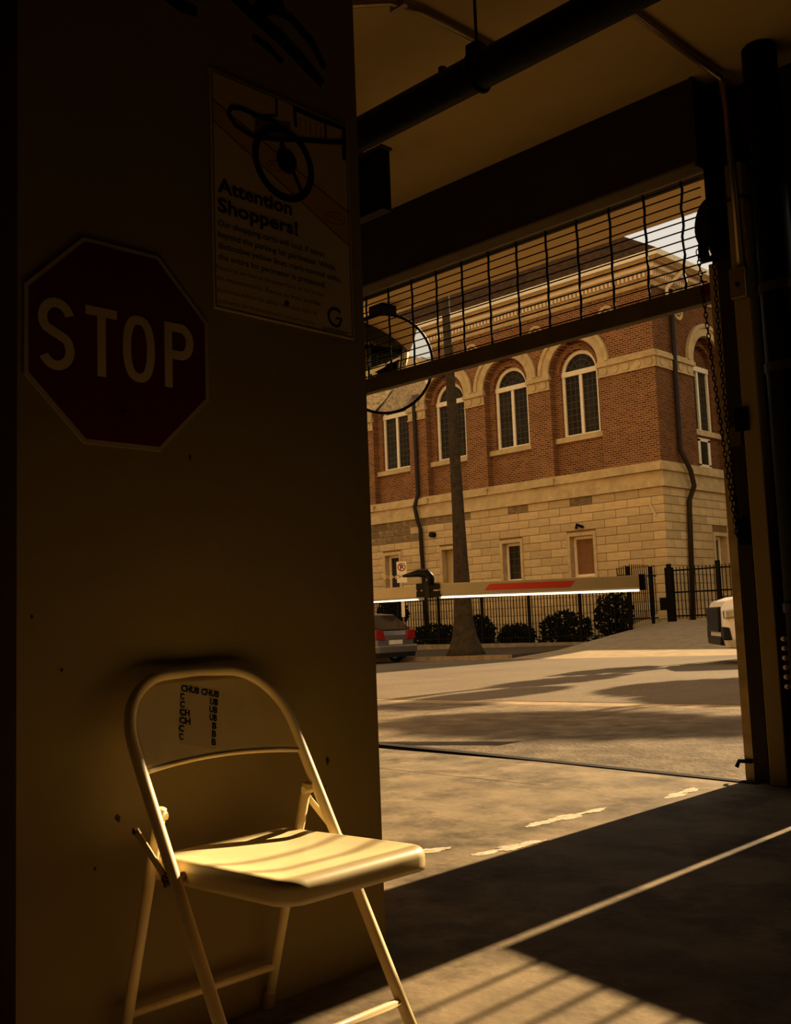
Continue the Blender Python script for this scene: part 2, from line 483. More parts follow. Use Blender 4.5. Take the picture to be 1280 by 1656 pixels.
# ------------------------------------------------------------------ ground outside
def zt(x):
    return 0.0135 * min(0.0, x + 3.0) - 0.015
def ground_strip(name, m_, y0, y1, dz0=0.0, dz1=0.0, x0=-60, x1=40, thick=0.3, cuts=()):
    xs = sorted({v for v in (x0, -3.0, x1, *cuts) if x0 <= v <= x1}); mb = MB()
    for a, b in zip(xs[:-1], xs[1:]):
        n = len(mb.v)
        mb.v += [(a, y0, zt(a) + dz0), (b, y0, zt(b) + dz0), (b, y1, zt(b) + dz1), (a, y1, zt(a) + dz1)]
        mb.v += [(a, y0, zt(a) + dz0 - thick), (b, y0, zt(b) + dz0 - thick), (b, y1, zt(b) + dz1 - thick), (a, y1, zt(a) + dz1 - thick)]
        for f in ((0,1,2,3),(7,6,5,4),(0,4,5,1),(2,6,7,3),(1,5,6,2),(3,7,4,0)):
            mb.f.append(tuple(n + i for i in f))
    return mb.build(name, m_)
o = ground_strip('floor_apron', 'apron', 5.15, 9.0); struct(o, 'rough concrete driveway apron outside the threshold', 'pavement')
o = ground_strip('floor_gutter', 'kerb', 9.01, 9.6, -0.01, -0.02); struct(o, 'concrete gutter strip along the near road edge', 'gutter')
o = ground_strip('floor_road', 'road', 9.605, 21.5, -0.015, 0.0); struct(o, 'asphalt street crossed by tree shadows', 'road')
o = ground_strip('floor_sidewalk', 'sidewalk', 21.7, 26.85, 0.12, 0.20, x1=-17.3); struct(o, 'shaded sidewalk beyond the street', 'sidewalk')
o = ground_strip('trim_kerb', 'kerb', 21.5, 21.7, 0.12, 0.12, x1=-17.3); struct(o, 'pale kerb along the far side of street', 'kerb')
o = MB().box(-60, -17.5, 26.85, 30.0, -0.5, -0.03).build('floor_planting_bed', 'soil'); struct(o, 'dark planting bed behind the iron fence', 'soil')
o = MB().box(-60, -17.3, 26.72, 26.95, -0.5, 0.06).build('trim_fence_kerb', 'kerb'); struct(o, 'low concrete kerb under the iron fence', 'kerb')
ramp = [(21.5, -0.19), (23.8, -0.06), (29.2, 0.58), (60, 0.62), (60, -0.6), (21.5, -0.6)]
o = MB().prism(ramp, lambda y, z, d: (d, y, z), -17.3, -9.0).build('floor_driveway_ramp', 'ramp'); struct(o, 'concrete driveway ramp climbing to the iron gate', 'driveway')
o = MB().box(-120, 120, 60, 140, -0.7, 0.5).build('floor_back_lot', 'sidewalk'); struct(o, 'open ground beyond the driveway', 'ground')
o = MB().box(-9.0, 60, 21.5, 60, -0.5, 0.10).build('floor_far_lot', 'sidewalk'); struct(o, 'open lot right of the driveway ramp', 'ground')

# ------------------------------------------------------------------ the church-like brick building
FY, SX = 30.0, -17.25
bld = thing('brick_building', (SX, FY, 0), 'red brick hall with arched white windows over a stone base', 'building')
FF = lambda u, z, d=0: (u, FY + d, z)             # street front, d inwards
FS = lambda u, z, d=0: (SX - d, u, z)             # side face
bays_f = [-20.5, -23.6, -26.7, -29.8, -32.9]
bays_s = [33.6, 36.7, 39.8]
Z_BASE, Z_BR, SILL, SPR, Z_TOP = 5.02, 5.86, 7.26, 9.58, 11.86

def arched_wall(mb, fn, u0, u1, z0, z1, bays, r, zlo, zs, d, rev, n=20):
    edges = sorted(bays)
    cuts = [u0] + [(a + b) / 2 for a, b in zip(edges[:-1], edges[1:])] + [u1]
    for c, a, b in zip(edges, cuts[:-1], cuts[1:]):
        mb.quad(fn(a, z0, d), fn(c - r, z0, d), fn(c - r, z1, d), fn(a, z1, d))
        mb.quad(fn(c + r, z0, d), fn(b, z0, d), fn(b, z1, d), fn(c + r, z1, d))
        if zlo > z0 + 1e-3:
            mb.quad(fn(c - r, z0, d), fn(c + r, z0, d), fn(c + r, zlo, d), fn(c - r, zlo, d))
        A = arc((c, zs), r, math.pi, 0, n)
        for p, q in zip(A[:-1], A[1:]):
            mb.quad(fn(p[0], p[1], d), fn(q[0], q[1], d), fn(q[0], z1, d), fn(p[0], z1, d))
            mb.quad(fn(p[0], p[1], d), fn(q[0], q[1], d), fn(q[0], q[1], d + rev), fn(p[0], p[1], d + rev))
        for s_ in (-r, r):
            mb.quad(fn(c + s_, zlo, d), fn(c + s_, zs, d), fn(c + s_, zs, d + rev), fn(c + s_, zlo, d + rev))
        mb.quad(fn(c - r, zlo, d), fn(c + r, zlo, d), fn(c + r, zlo, d + rev), fn(c - r, zlo, d + rev))

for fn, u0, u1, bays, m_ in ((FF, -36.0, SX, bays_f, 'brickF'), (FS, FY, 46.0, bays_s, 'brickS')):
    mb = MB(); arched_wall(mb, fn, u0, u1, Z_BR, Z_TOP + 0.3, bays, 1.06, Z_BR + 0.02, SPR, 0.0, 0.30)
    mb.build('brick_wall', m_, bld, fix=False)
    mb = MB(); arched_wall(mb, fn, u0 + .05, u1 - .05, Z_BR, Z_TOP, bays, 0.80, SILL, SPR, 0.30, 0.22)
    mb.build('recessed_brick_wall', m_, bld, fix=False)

def ring(mb, fn, c, z, r1, r2, d0, d1, a0=0.0, a1=math.pi, n=24):
    rings = []
    for i in range(n + 1):
        a = a0 + (a1 - a0) * i / n
        ca, sa = math.cos(a), math.sin(a)
        rings.append([fn(c + r1 * ca, z + r1 * sa, d1), fn(c + r1 * ca, z + r1 * sa, d0), fn(c + r2 * ca, z + r2 * sa, d0), fn(c + r2 * ca, z + r2 * sa, d1)])
    mb.loft(rings)

def bx(mb, fn, u0, u1, z0, z1, d0, d1):
    return mb.prism([(u0, z0), (u1, z0), (u1, z1), (u0, z1)], fn, d0, d1)

def arched_window(fn, c, idx, low=None):
    w = MB(); D0, D1 = 0.40, 0.50
    r = 0.79
    bx(w, fn, c - r, c - r + .11, SILL, SPR, D0, D1); bx(w, fn, c + r - .11, c + r, SILL, SPR, D0, D1)
    bx(w, fn, c - .06, c + .06, SILL + .01, SPR - .05, D0 + .005, D1 - .004)
    bx(w, fn, c - r + .003, c + r - .003, SILL + .002, SILL + .09, D0 - .006, D1 - .002)
    bx(w, fn, c - r + .002, c + r - .002, SPR - .09, SPR + .09, D0 - .03, D1 - .001)
    if not low: ring(w, fn, c, SPR, r - .13, r - .001, D0 + .003, D1 - .003)
    win = w.build('window', 'winwhite', bld)
    for a, b in ((c - r + .1, c - .05), (c + .05, c + r - .1)):
        bx(MB(), fn, a, b, SILL + .08, SPR - .06, D1 - .03, D1 - .02).build('pane', 'glass', win)
    A = arc((c, SPR), r - .12, 0, math.pi, 18)
    if low:
        MB().prism(arc((c, SPR), r + .005, 0, math.pi, 18), fn, D0 + .03, D0 + .08).build('tympanum', 'brickS', bld)
    else:
        MB().prism(A, fn, D1 - .03, D1 - .02).build('pane', 'glass', win)
    g = MB()
    for a, b in ((c - r + .1, c - .05), (c + .05, c + r - .1)):
        for k in range(1, 3):
            uu = a + (b - a) * k / 3; bx(g, fn, uu - .009, uu + .009, SILL + .09, SPR - .08, D1 - .045, D1 - .03)
        for k in range(1, 9):
            zz = SILL + .09 + (SPR - SILL - .17) * k / 9; bx(g, fn, a, b, zz - .009, zz + .009, D1 - .045, D1 - .03)
    for rr in (() if low else (.25, .47)):
        ring(g, fn, c, SPR, rr - .011, rr + .011, D1 - .045, D1 - .03, n=14)
    for k in range(1, 1 if low else 6):
        a = math.pi * k / 6; ca, sa = math.cos(a), math.sin(a)
        ribbon(g, [(c + .1 * ca, SPR + .1 * sa), (c + .66 * ca, SPR + .66 * sa)], .02, fn, D1 - .045, D1 - .03)
    g.build('glazing_bars', 'lead', win)
    bx(MB(), fn, c - 1.05, c + 1.05, SILL - .19, SILL, 0.17, 0.42).build('window_sill', 'stone', bld)
    a = MB(); ring(a, fn, c, SPR + .04, 1.07, 1.36, -0.07, 0.03); ring(a, fn, c, SPR + .04, 1.36, 1.50, -0.12, 0.03)
    a.build('archivolt', 'stone', bld)
    a = MB(); ring(a, fn, c, SPR, .80, .93, 0.24, 0.31); a.build('brick_arch', 'brickF' if fn is FF else 'brickS', bld)
for c in bays_f[:4]: arched_window(FF, c, 0)
for c in bays_s[:2]: arched_window(FS, c, 0, True)
arched_window(FF, bays_f[4], 0)
# small lower light under the side window
w = MB(); bx(w, FS, 33.05, 33.2, 6.0, 6.95, .24, .34); bx(w, FS, 33.75, 33.9, 6.0, 6.95, .24, .34); bx(w, FS, 33.05, 33.9, 5.95, 6.05, .24, .34); bx(w, FS, 33.05, 33.9, 6.88, 7.0, .24, .34)
lw = w.build('window', 'winwhite', bld); bx(MB(), FS, 33.2, 33.75, 6.05, 6.9, .27, .29).build('pane', 'glass', lw)

# impost bands (pilaster caps) with round medallions
def impost(fn, u0, u1, n):
    a = MB(); bx(a, fn, u0, u1, 9.10, 9.42, -0.04, 0.03); bx(a, fn, u0 - .05, u1 + .05, 9.42, 9.56, -0.12, 0.03); bx(a, fn, u0 - .02, u1 + .02, 9.56, 9.64, -0.08, 0.03)
    bx(a, fn, u0 - .02, u1 + .02, 9.06, 9.11, -0.07, .03)
    o_ = a.build('impost', 'stone', bld)
    for k in range(n):
        cu = u0 + (u1 - u0) * (k + .5) / n
        MB().prism(arc((cu, 9.26), .135, 0, 2 * math.pi * 15 / 16, 15), fn, -0.075, -0.03).build('medallion', 'stone', o_)
impost(FF, -19.44, SX + 0.03, 5)
for a, b in zip(bays_f[:-1], bays_f[1:]):
    impost(FF, b + 1.07, a - 1.07, 2)
impost(FS, FY + 0.085, 32.52, 4); impost(FS, 34.68, 35.62, 2); impost(FS, 37.78, 38.72, 2)
# roundels in the spandrels
for fn, us in ((FF, [-19.0, -22.05, -25.15, -28.25]), (FS, [31.7, 35.15])):
    for u in us:
        a = MB(); ring(a, fn, u, 11.25, .20, .31, -0.07, 0.02, 0, 2 * math.pi, 24); ring(a, fn, u, 11.25, .0, .12, -0.05, 0.02, 0, 2 * math.pi, 16)
        a.build('roundel', 'stone', bld)
# moulded stone water table, in steps, following pilasters and wrapping the corner
for z0, z1, pr in ((5.02, 5.34, .10), (5.34, 5.56, .04), (5.56, 5.68, .12), (5.68, 5.78, .07), (5.78, 5.88, .03)):
    a = MB().box(-36, SX + pr, FY - pr, FY + .3, z0, z1); a.box(SX - .3, SX + pr, FY + .3, 46, z0, z1)
    a.build('water_table', 'stone', bld)
for a_, b_ in [(-19.44, SX)] + [(b + 1.06, a - 1.06) for a, b in zip(bays_f[:-1], bays_f[1:])]:
    MB().box(a_ - .03, b_ + .03, FY - .17, FY + .1, 5.56, 5.80).build('pilaster_foot', 'stone', bld)
# cornice, dentils, gutter, roof
for nm, z0, z1, pr, m_ in (('frieze', 11.86, 12.06, .06, 'stone'), ('frieze', 12.06, 12.30, .10, 'stone'), ('cornice', 12.30, 12.44, .42, 'winwhite'),
                           ('cornice', 12.44, 12.54, .60, 'stone'), ('gutter', 12.54, 12.74, .80, 'winwhite')):
    a = MB().box(-36.5, SX + pr, FY - pr, FY + .3, z0, z1); a.box(SX - .3, SX + pr, FY + .3, 46, z0, z1)
    a.build(nm, m_, bld)
a = MB()
u = -36.0
while u < SX + .2:
    a.box(u, u + .085, FY - .25, FY - .09, 12.10, 12.28); u += .165
v = FY - .2
while v < 41:
    a.box(SX + .09, SX + .25, v, v + .085, 12.10, 12.28); v += .165
d_ = a.build('dentil_course', 'winwhite', bld); d_['kind'] = 'stuff'
E0 = Vector((SX + .8, FY - .8, 12.74)); t_ = 0.67; s_ = 5.0
Rr = MB()
Rr.quad((-44, FY - .8, 12.74), E0, E0 + Vector((-s_, s_, s_ * t_)), (-44, FY - .8 + s_, 12.74 + s_ * t_))
Rr.quad(E0, (E0.x, 50, 12.74), (E0.x - s_, 50, 12.74 + s_ * t_), E0 + Vector((-s_, s_, s_ * t_)))
Rr.quad((-44, FY - .8 + s_, 12.74 + s_ * t_), E0 + Vector((-s_, s_, s_ * t_)), (E0.x - s_, 50, 12.74 + s_ * t_), (-44, 50, 12.74 + s_ * t_))
Rr.build('roof', 'roof', bld)
a = MB().tube([(SX + .7, 31.2, 12.5), (SX + .12, 30.9, 11.9), (SX + .12, 30.9, 11.4)], .07, 10); a.build('downpipe_offset', 'winwhite', bld)
MB().tube([(SX + .5, 33.5, 12.75), (SX + .5, 33.5, 13.05)], .06, 8).build('roof_vent', 'downpipe', bld)
# downpipes
MB().tube([(-29.05, FY - .12, 12.3), (-28.30, FY - .12, 11.5), (-28.25, FY - .12, 6.0), (-28.34, FY - .25, 5.5), (-28.25, FY - .20, 4.9), (-28.20, FY - .12, 4.6), (-28.05, FY - .12, 0.2)], .085, 10).build('downpipe', 'downpipe', bld, smooth=True)
MB().tube([(SX + .12, 31.15, 11.9), (SX + .12, 31.1, 6.3), (SX + .28, 31.4, 5.6), (SX + .26, 31.6, 5.1), (SX + .12, 31.45, 4.6), (SX + .12, 31.2, 0.6)], .085, 10).build('downpipe', 'downpipe', bld, smooth=True)
# plain backing of the stone base, then the blocks one by one
base_open_f = [(-20.57, 1.22, 'wood'), (-23.70, 1.08, 'glass'), (-26.75, 1.10, 'beige'), (-29.98, 1.06, 'glass')]
MB().box(-36, SX - .02, FY + .02, FY + .35, -.4, 1.95).build('base_wall', 'mortar', bld)
MB().box(-36, SX - .02, FY + .02, FY + .35, 3.78, 5.03).build('base_wall', 'mortar', bld)
segs = [-36.0]
for c, w_, k_ in sorted(base_open_f): segs += [c - w_ / 2 + .1, c + w_ / 2 - .1]
segs += [SX - .02]
for a_, b_ in zip(segs[::2], segs[1::2]): MB().box(a_, b_, FY + .02, FY + .35, 1.95, 3.78).build('base_wall', 'mortar', bld)
MB().box(SX - .35, SX - .02, FY + .35, 33.2, -.4, 5.03).build('base_wall', 'mortar', bld)
MB().box(SX - .35, SX - .02, 34.2, 46, -.4, 5.03).build('base_wall', 'mortar', bld)
MB().box(SX - .35, SX - .02, 33.2, 34.2, 3.6, 5.03).build('base_wall', 'mortar', bld)
MB().box(SX - .35, SX - .02, 33.2, 34.2, -.4, 1.4).build('base_wall', 'mortar', bld)
MB().box(-36, SX - .8, FY + .8, 45, -.4, 12.6).build('inner_core', 'black', bld)
block_me = unit_box('stone_block', 'ashlar')
M['ashlar_dark'] = mat('weather_stained_block', (0.20, 0.125, 0.05), 0.9, var=0.45, scale=3.5, bump=0.3, bscale=14, obj_random=0.2)
stained_me = unit_box('stone_block', 'ashlar_dark')
COURSE, BL = 0.29, 0.93
rest = MB()
rndb = random.Random(4)
def row_blocks(fn, u0, u1, ua, z, odd, holes, far):
    u = ua + (BL / 2 if odd else 0.0)
    while u > u0: u -= BL
    while u < u1:
        a_, b_ = max(u, u0), min(u + BL, u1)
        parts = [(a_, b_)]
        for h0, h1, hz0, hz1 in holes:
            if z + COURSE > hz0 + .02 and z < hz1 - .02:
                nxt = []
                for p, q in parts:
                    if q <= h0 or p >= h1: nxt.append((p, q)); continue
                    if p < h0: nxt.append((p, h0))
                    if q > h1: nxt.append((h1, q))
                parts = nxt
        for p, q in parts:
            if q - p < .06: continue
            g = .010
            c = fn((p + q) / 2, z + COURSE / 2, 0.018 + rndb.uniform(-.003, .003))
            if far(p, q, z):
                bx(rest, fn, p + g, q - g, z + g, z + COURSE - g, 0.0, .05)
            else:
                sc = (q - p - 2 * g, .05, COURSE - 2 * g) if fn is FF else (.05, q - p - 2 * g, COURSE - 2 * g)
                um = (p + q) / 2
                wet = fn is FF and ((um < -28.6 and z > 4.1) or (z > 4.6 and (-28.0 < um < -26.0 or -24.3 < um < -20.4) and rndb.random() < .55))
                piece('stone_block', stained_me if wet else block_me, c, bld, scale=sc)
        u += BL
holes_f = [(c - w_ / 2, c + w_ / 2, 2.12, 3.78) for c, w_, _ in base_open_f]
holes_s = [(33.15, 34.25, 1.4, 3.62)]
for r_ in range(18):
    z = Z_BASE - (r_ + 1) * COURSE
    row_blocks(FF, -36, SX, SX, z, r_ % 2, holes_f, lambda p, q, zz: q < -31.2 or zz < 0.6)
    row_blocks(FS, FY + .0, 46, FY, z, (r_ + 1) % 2, holes_s, lambda p, q, zz: p > 35.0 or zz < 1.9)
st = rest.build('stone_blocks', 'ashlar', bld); st['kind'] = 'stuff'
# basement windows with stone surrounds
def base_window(fn, c, w_, kind, z0=2.12, z1=3.78):
    a = MB(); h = w_ / 2
    bx(a, fn, c - h, c - h + .12, z0, z1, -.03, .25); bx(a, fn, c + h - .12, c + h, z0, z1, -.03, .25); bx(a, fn, c - h - .01, c + h + .01, z1 - .12, z1 + .01, -.036, .252); bx(a, fn, c - h, c + h, z0 - .02, z0 + .1, -.06, .25)
    a.build('window_surround', 'stone', bld)
    if kind == 'beige':
        bx(MB(), fn, c - h + .1, c + h - .1, z0 + .08, z1 - .1, .28, .32).build('blank_panel', 'beige', bld); return
    f = MB(); p = h - .12
    bx(f, fn, c - p, c - p + .09, z0 + .1, z1 - .12, .24, .32); bx(f, fn, c + p - .09, c + p, z0 + .1, z1 - .12, .24, .32)
    bx(f, fn, c - p + .002, c + p - .002, z1 - .22, z1 - .121, .235, .318); bx(f, fn, c - p + .002, c + p - .002, z0 + .101, z0 + .2, .235, .318)
    wo = f.build('window', 'winwhite', bld)
    bx(MB(), fn, c - p + .08, c + p - .08, z0 + .18, z1 - .2, .29, .31).build('pane', kind, wo)
    if kind == 'glass':
        g = MB()
        for k in range(1, 3): uu = c - p + .09 + (2 * p - .18) * k / 3; bx(g, fn, uu - .008, uu + .008, z0 + .2, z1 - .2, .275, .29)
        for k in range(1, 5): zz = z0 + .2 + (z1 - z0 - .4) * k / 5; bx(g, fn, c - p + .09, c + p - .09, zz - .008, zz + .008, .275, .29)
        g.build('glazing_bars', 'lead', wo)
for c, w_, k_ in base_open_f: base_window(FF, c, w_, k_)
base_window(FS, 33.7, 1.06, 'glass', 1.4, 3.6)
# little wall fittings
MB().prism(arc((-27.55, 4.30), .11, 0, 5.9, 12), FF, -.22, .02).build('wall_lamp', 'blackmetal', bld)
MB().tube([(-20.75, FY - .02, 3.95), (-20.6, FY - .2, 4.05), (-20.45, FY - .02, 3.95)], .05, 8).build('flood_light', 'blackmetal', bld)
MB().tube([(-17.75, FY - .02, 4.45), (-17.6, FY - .15, 4.25), (-17.5, FY - .15, 4.05)], .03, 8).build('wall_camera', 'signwhite', bld)

nb = thing('shade_building', (-8, 40, .6), 'unseen low building added to shade the driveway ramp', 'building')
MB().box(-17.0, 8, 38.2, 46, .5, 8.0).build('wall', 'mortar', nb)  # out of view, added to cast shade on the ramp and side face
MB().box(-17.0, 8.3, 37.9, 46.3, 8.0, 8.2).build('roof', 'roof', nb)
for k in range(6): MB().box(-15 + k * 3.4, -13.8 + k * 3.4, 38.14, 38.24, 2.2, 4.2).build('window', 'glass', nb)

# ------------------------------------------------------------------ iron fence and gate
pick_me = MB().box(-.011, .011, -.011, .011, 0, 1.0).mesh('picket'); pick_me.materials.append(M['fence'])
fz = lambda x: 0.03
fen = thing('iron_fence', (-24, 26.84, 0.05), 'black iron picket fence along the brick building', 'fence')
x = -32.6; k = 0
while x < -17.3:
    if k % 16 == 0:
        MB().box(x - .04, x + .04, 26.80, 26.88, .04, 1.86).build('post', 'fence', fen)
    else:
        piece('picket', pick_me, (x, 26.84, 0.14), fen, scale=(1, 1, 1.64))
    x += .125; k += 1
for z in (.24, 1.62): MB().box(-32.6, -17.3, 26.825, 26.855, z - .02, z + .02).build('fence_rail', 'fence', fen)
ret = thing('iron_fence', (-17.25, 28, .2), 'black iron fence return climbing beside the driveway ramp', 'fence')
y = 26.95; k = 0
while y < 29.18:
    zb = .15 + (y - 26.95) * .2
    top = 2.28 + .12 * min(1, (y - 26.95) / .6)
    if k % 11 == 5: MB().box(-17.29, -17.21, y - .04, y + .04, zb - .4, 2.35).build('post', 'fence', ret)
    else: piece('picket', pick_me, (-17.25, y, zb + .25), ret, scale=(1, 1, top - zb - .25))
    y += .12; k += 1
for z in (.72, 2.05): MB().box(-17.265, -17.235, 26.95, 29.2, z - .02, z + .02).build('fence_rail', 'fence', ret)
gate = thing('iron_gate', (-15, 29.5, .6), 'black iron gate across the driveway ramp', 'gate')
x = -16.95; k = 0
while x < -11.0:
    if k % 13 == 0: MB().box(x - .06, x + .06, 29.44, 29.56, .3, 2.42).build('post', 'fence', gate)
    else: piece('picket', pick_me, (x, 29.5, .68), gate, scale=(1, 1, 1.62))
    x += .13; k += 1
for z in (.75, 1.5, 2.2): MB().box(-16.95, -11.0, 29.485, 29.515, z - .025, z + .025).build('gate_rail', 'fence', gate)
MB().box(-17.0, -16.78, 29.3, 29.5, .3, 2.3).build('gate_pillar', 'fence', gate)
MB().box(-17.2, -16.7, 29.24, 29.28, .95, 1.35).build('lock_box', 'fence', gate)

# ------------------------------------------------------------------ plants
def leaves(mb, c, rad, n, size, rnd, shell=0.55):
    for _ in range(n):
        while True:
            p = Vector((rnd.uniform(-1, 1), rnd.uniform(-1, 1), rnd.uniform(-1, 1)))
            if shell < p.length < 1: break
        p = Vector((c[0] + p.x * rad[0], c[1] + p.y * rad[1], c[2] + p.z * rad[2]))
        a = Vector((rnd.gauss(0, 1), rnd.gauss(0, 1), rnd.gauss(0, 1))).normalized()
        b = a.cross(Vector((rnd.gauss(0, 1), rnd.gauss(0, 1), rnd.gauss(0, 1)))).normalized()
        s1 = size * rnd.uniform(.6, 1.3); s2 = s1 * .5
        mb.quad(p - a * s1, p + b * s2, p + a * s1, p - b * s2)
def bush(name, c, rad, n, label, seed, size=.10):
    rnd = random.Random(seed)
    t = thing(name, (c[0], c[1], -.03), label, 'bush', 'bushes behind the iron fence')
    mb = MB(); leaves(mb, c, rad, n, size, rnd, .2)
    mb.build('foliage', 'leaf', t)
    MB().tube([(c[0], c[1], -.06), (c[0] + .03, c[1], c[2])], [.05, .03], 8).build('stem', 'bark', t)
bush('clipped_bush', (-28.35, 28.3, 1.25), (.70, .55, .62), 900, 'dark round clipped bush behind the parked grey car', 1)
bush('low_bush', (-26.0, 28.2, .30), (1.35, .6, .50), 900, 'low dark hedge behind fence between car and bare trunk', 2)
bush('low_bush', (-23.9, 28.2, .45), (.6, .55, .60), 800, 'dark bush behind fence just right of bare trunk', 3)
bush('low_bush', (-22.15, 28.1, .28), (.75, .50, .42), 800, 'low rounded bush below the glazed basement window', 4)
bush('low_bush', (-20.15, 28.2, .48), (1.0, .6, .58), 900, 'broad dark bush below the brown-boarded basement window', 5)
bush('tall_bush', (-18.25, 28.2, .80), (.62, .7, .85), 900, 'tall dark bush at the fence end beside the ramp', 6)
rnd = random.Random(8); mb = MB()
for k in range(15):
    leaves(mb, (-32 + k * 1.0, 27.22, .06), (.7, .2, .14), 90, .08, rnd, 0)
o = mb.build('ground_cover', 'leaf'); tag(o, 'low dark ground cover along the foot of fence', 'plants', kind='stuff')

palm = thing('palm_tree', (-19.2, 22.1, -.1), 'tall slender bare trunk with flared base beyond the street', 'tree')
path = []; rad = []
for z, r_, dx in ((-.15, .60, 0), (.1, .47, 0), (.4, .36, -.01), (.9, .28, -.03), (1.6, .25, -.03), (2.6, .21, -.04), (4, .175, -.05), (6, .155, -.09), (8, .135, -.13), (10, .12, -.18), (13, .115, -.22), (15.5, .11, -.25)):
    path.append((-19.28 + dx, 22.1, z)); rad.append(r_)
MB().tube(path, rad, 16).build('trunk', 'bark', palm, smooth=True)
mb = MB()
rnd = random.Random(5)
for k in range(22):
    a = rnd.uniform(0, 6.28); e = rnd.uniform(-.5, 1.0); c0 = Vector((-19.53, 22.1, 15.5))
    dv = Vector((math.cos(a) * math.cos(e), math.sin(a) * math.cos(e), math.sin(e)))
    sd = dv.cross(Vector((0, 0, 1))).normalized()
    p = [c0 + dv * t for t in (0, .7, 1.3)] ; p[2].z -= .35
    mb.quad(p[0] - sd * .03, p[0] + sd * .03, p[1] + sd * .4, p[1] - sd * .4)
    mb.quad(p[1] - sd * .4, p[1] + sd * .4, p[2] + sd * .05, p[2] - sd * .05)
mb.build('frond', 'leaf', palm)

def street_tree(loc, label, clumps, seed):
    t = thing('street_tree', loc, label, 'tree', 'street trees right of the driveway')
    rnd = random.Random(seed)
    top = max(c[2] for c, _, _ in clumps)
    MB().tube([(loc[0], loc[1], loc[2] - .1), (loc[0] + .1, loc[1], 3), (loc[0] - .1, loc[1], top)], [.22, .17, .06], 10).build('trunk', 'bark', t, smooth=True)
    mb = MB()
    for c, r_, n in clumps: leaves(mb, c, r_, n, .17, rnd, .1)
    mb.build('foliage', 'leaf', t)
    for c, r_, n in clumps[:5]:
        MB().tube([(loc[0], loc[1], max(2.5, c[2] - 2.2)), c], [.08, .03], 6).build('branch', 'bark', t)
street_tree((-5.9, 25.5, .1), 'leafy street tree behind the right door jamb, nearer one',
            [((-6.4, 25.5, 7.7), (1.5, .9, .85), 2600), ((-5.2, 25.5, 8.4), (1.5, .9, .7), 1800), ((-5.6, 25.5, 10.45), (1.9, .7, .50), 2600),
             ((-3.8, 25.5, 10.3), (1.2, .7, .32), 500), ((-5.4, 25.5, 6.6), (1.4, .9, .5), 700)], 11)
street_tree((-9.8, 26.2, .1), 'leafy street tree beside the driveway ramp, farther one',
            [((-8.9, 26.1, 8.9), (.62, .7, .75), 800), ((-9.3, 26.1, 11.15), (1.45, .8, .55), 2200), ((-9.7, 26.2, 7.4), (.6, .7, .85), 800),
             ((-10.5, 26.2, 5.9), (.55, .7, .8), 600), ((-8.4, 26.2, 10.0), (.7, .7, .2), 300)], 12)

# ------------------------------------------------------------------ no-parking sign on a post
np_ = thing('parking_sign', (-21.7, 22.1, -.1), 'small white no-parking sign on a post behind the barrier joint', 'sign')
MB().tube([(-21.72, 22.13, -.2), (-21.72, 22.13, 2.72)], .025, 8).build('post', 'galv', np_)
# the plate faces back along the street towards the drive
sd = Vector((.7071, .7071, 0)); nrm = Vector((.7071, -.7071, 0)); c0 = Vector((-21.7, 22.1, 0.09))
NF = lambda u, v, d: tuple(c0 + sd * u + Vector((0, 0, v)) + nrm * d)
MB().prism([(-.15, 2.22), (.15, 2.22), (.15, 2.62), (-.15, 2.62)], NF, 0, .01).build('sign_plate', 'winwhite', np_)
a = MB(); ring(a, NF, 0, 2.45, .095, .125, .0105, .013, 0, 2 * math.pi, 24); ribbon(a, [(-.08, 2.53), (.08, 2.37)], .025, NF, .0105, .0132)
a.build('no_parking_ring', 'armred', np_)
add_text('letter', 'P', lambda u, v, d: NF(u, v, .012), -.045, 2.375, .10, .15, 'ink', np_, bold=.03)
MB().prism([(-.15, 1.98), (.15, 1.98), (.15, 2.20), (-.15, 2.20)], NF, 0, .01).build('lower_plate', 'winwhite', np_)
MB().prism([(-.05, .95), (.05, .95), (.05, 1.40), (-.05, 1.40)], NF, .0, .012).build('post_reflector', 'winwhite', np_)

# ------------------------------------------------------------------ cars
def car(root, F, body, cab, paint, wheels):
    """F maps local (forward, left, up) to world. body rows: (x, zlo, zhi, half width); cab rows: (x, z, half width)"""
    rings = []
    for x_, zl, zh, hw in body:
        r_ = []
        for a in ((-.86, 0), (-1.0, .18), (-1.0, .55), (-.96, .82), (-.86, 1.0), (.86, 1.0), (.96, .82), (1.0, .55), (1.0, .18), (.86, 0)):
            r_.append(F(x_, a[0] * hw, zl + (zh - zl) * a[1]))
        rings.append(r_)
    MB().loft(rings).build('body', paint, root, bevel=0.03)
    rings = []
    for x_, zb, zr, hb, hr in cab:
        rings.append([F(x_, -hb, zb), F(x_, -hr, zr), F(x_, hr, zr), F(x_, hb, zb)])
    MB().loft(rings).build('windows', 'carglass', root)
    rings = []
    for x_, zb, zr, hb, hr in cab[1:-1]:
        rings.append([F(x_, -hr, zr - .03), F(x_, -hr + .05, zr + .03), F(x_, hr - .05, zr + .03), F(x_, hr, zr - .03)])
    MB().loft(rings).build('roof', paint, root, bevel=.01)
    for x_, s_, r_ in wheels:
        pth = [F(x_, s_ - .11, r_), F(x_, s_ + .11, r_)]
        wh = MB().tube(pth, r_, 24).build('wheel', 'tyre', root)
        MB().tube([F(x_, s_ - .115, r_), F(x_, s_ + .115, r_)], r_ * .62, 16).build('rim', 'chrome', wh)
def frame(loc, heading):
    h_ = Vector((heading[0], heading[1], 0)).normalized(); l_ = Vector((-h_.y, h_.x, 0)); c_ = Vector(loc)
    return lambda x, y, z: tuple(c_ + h_ * x + l_ * y + Vector((0, 0, z)))
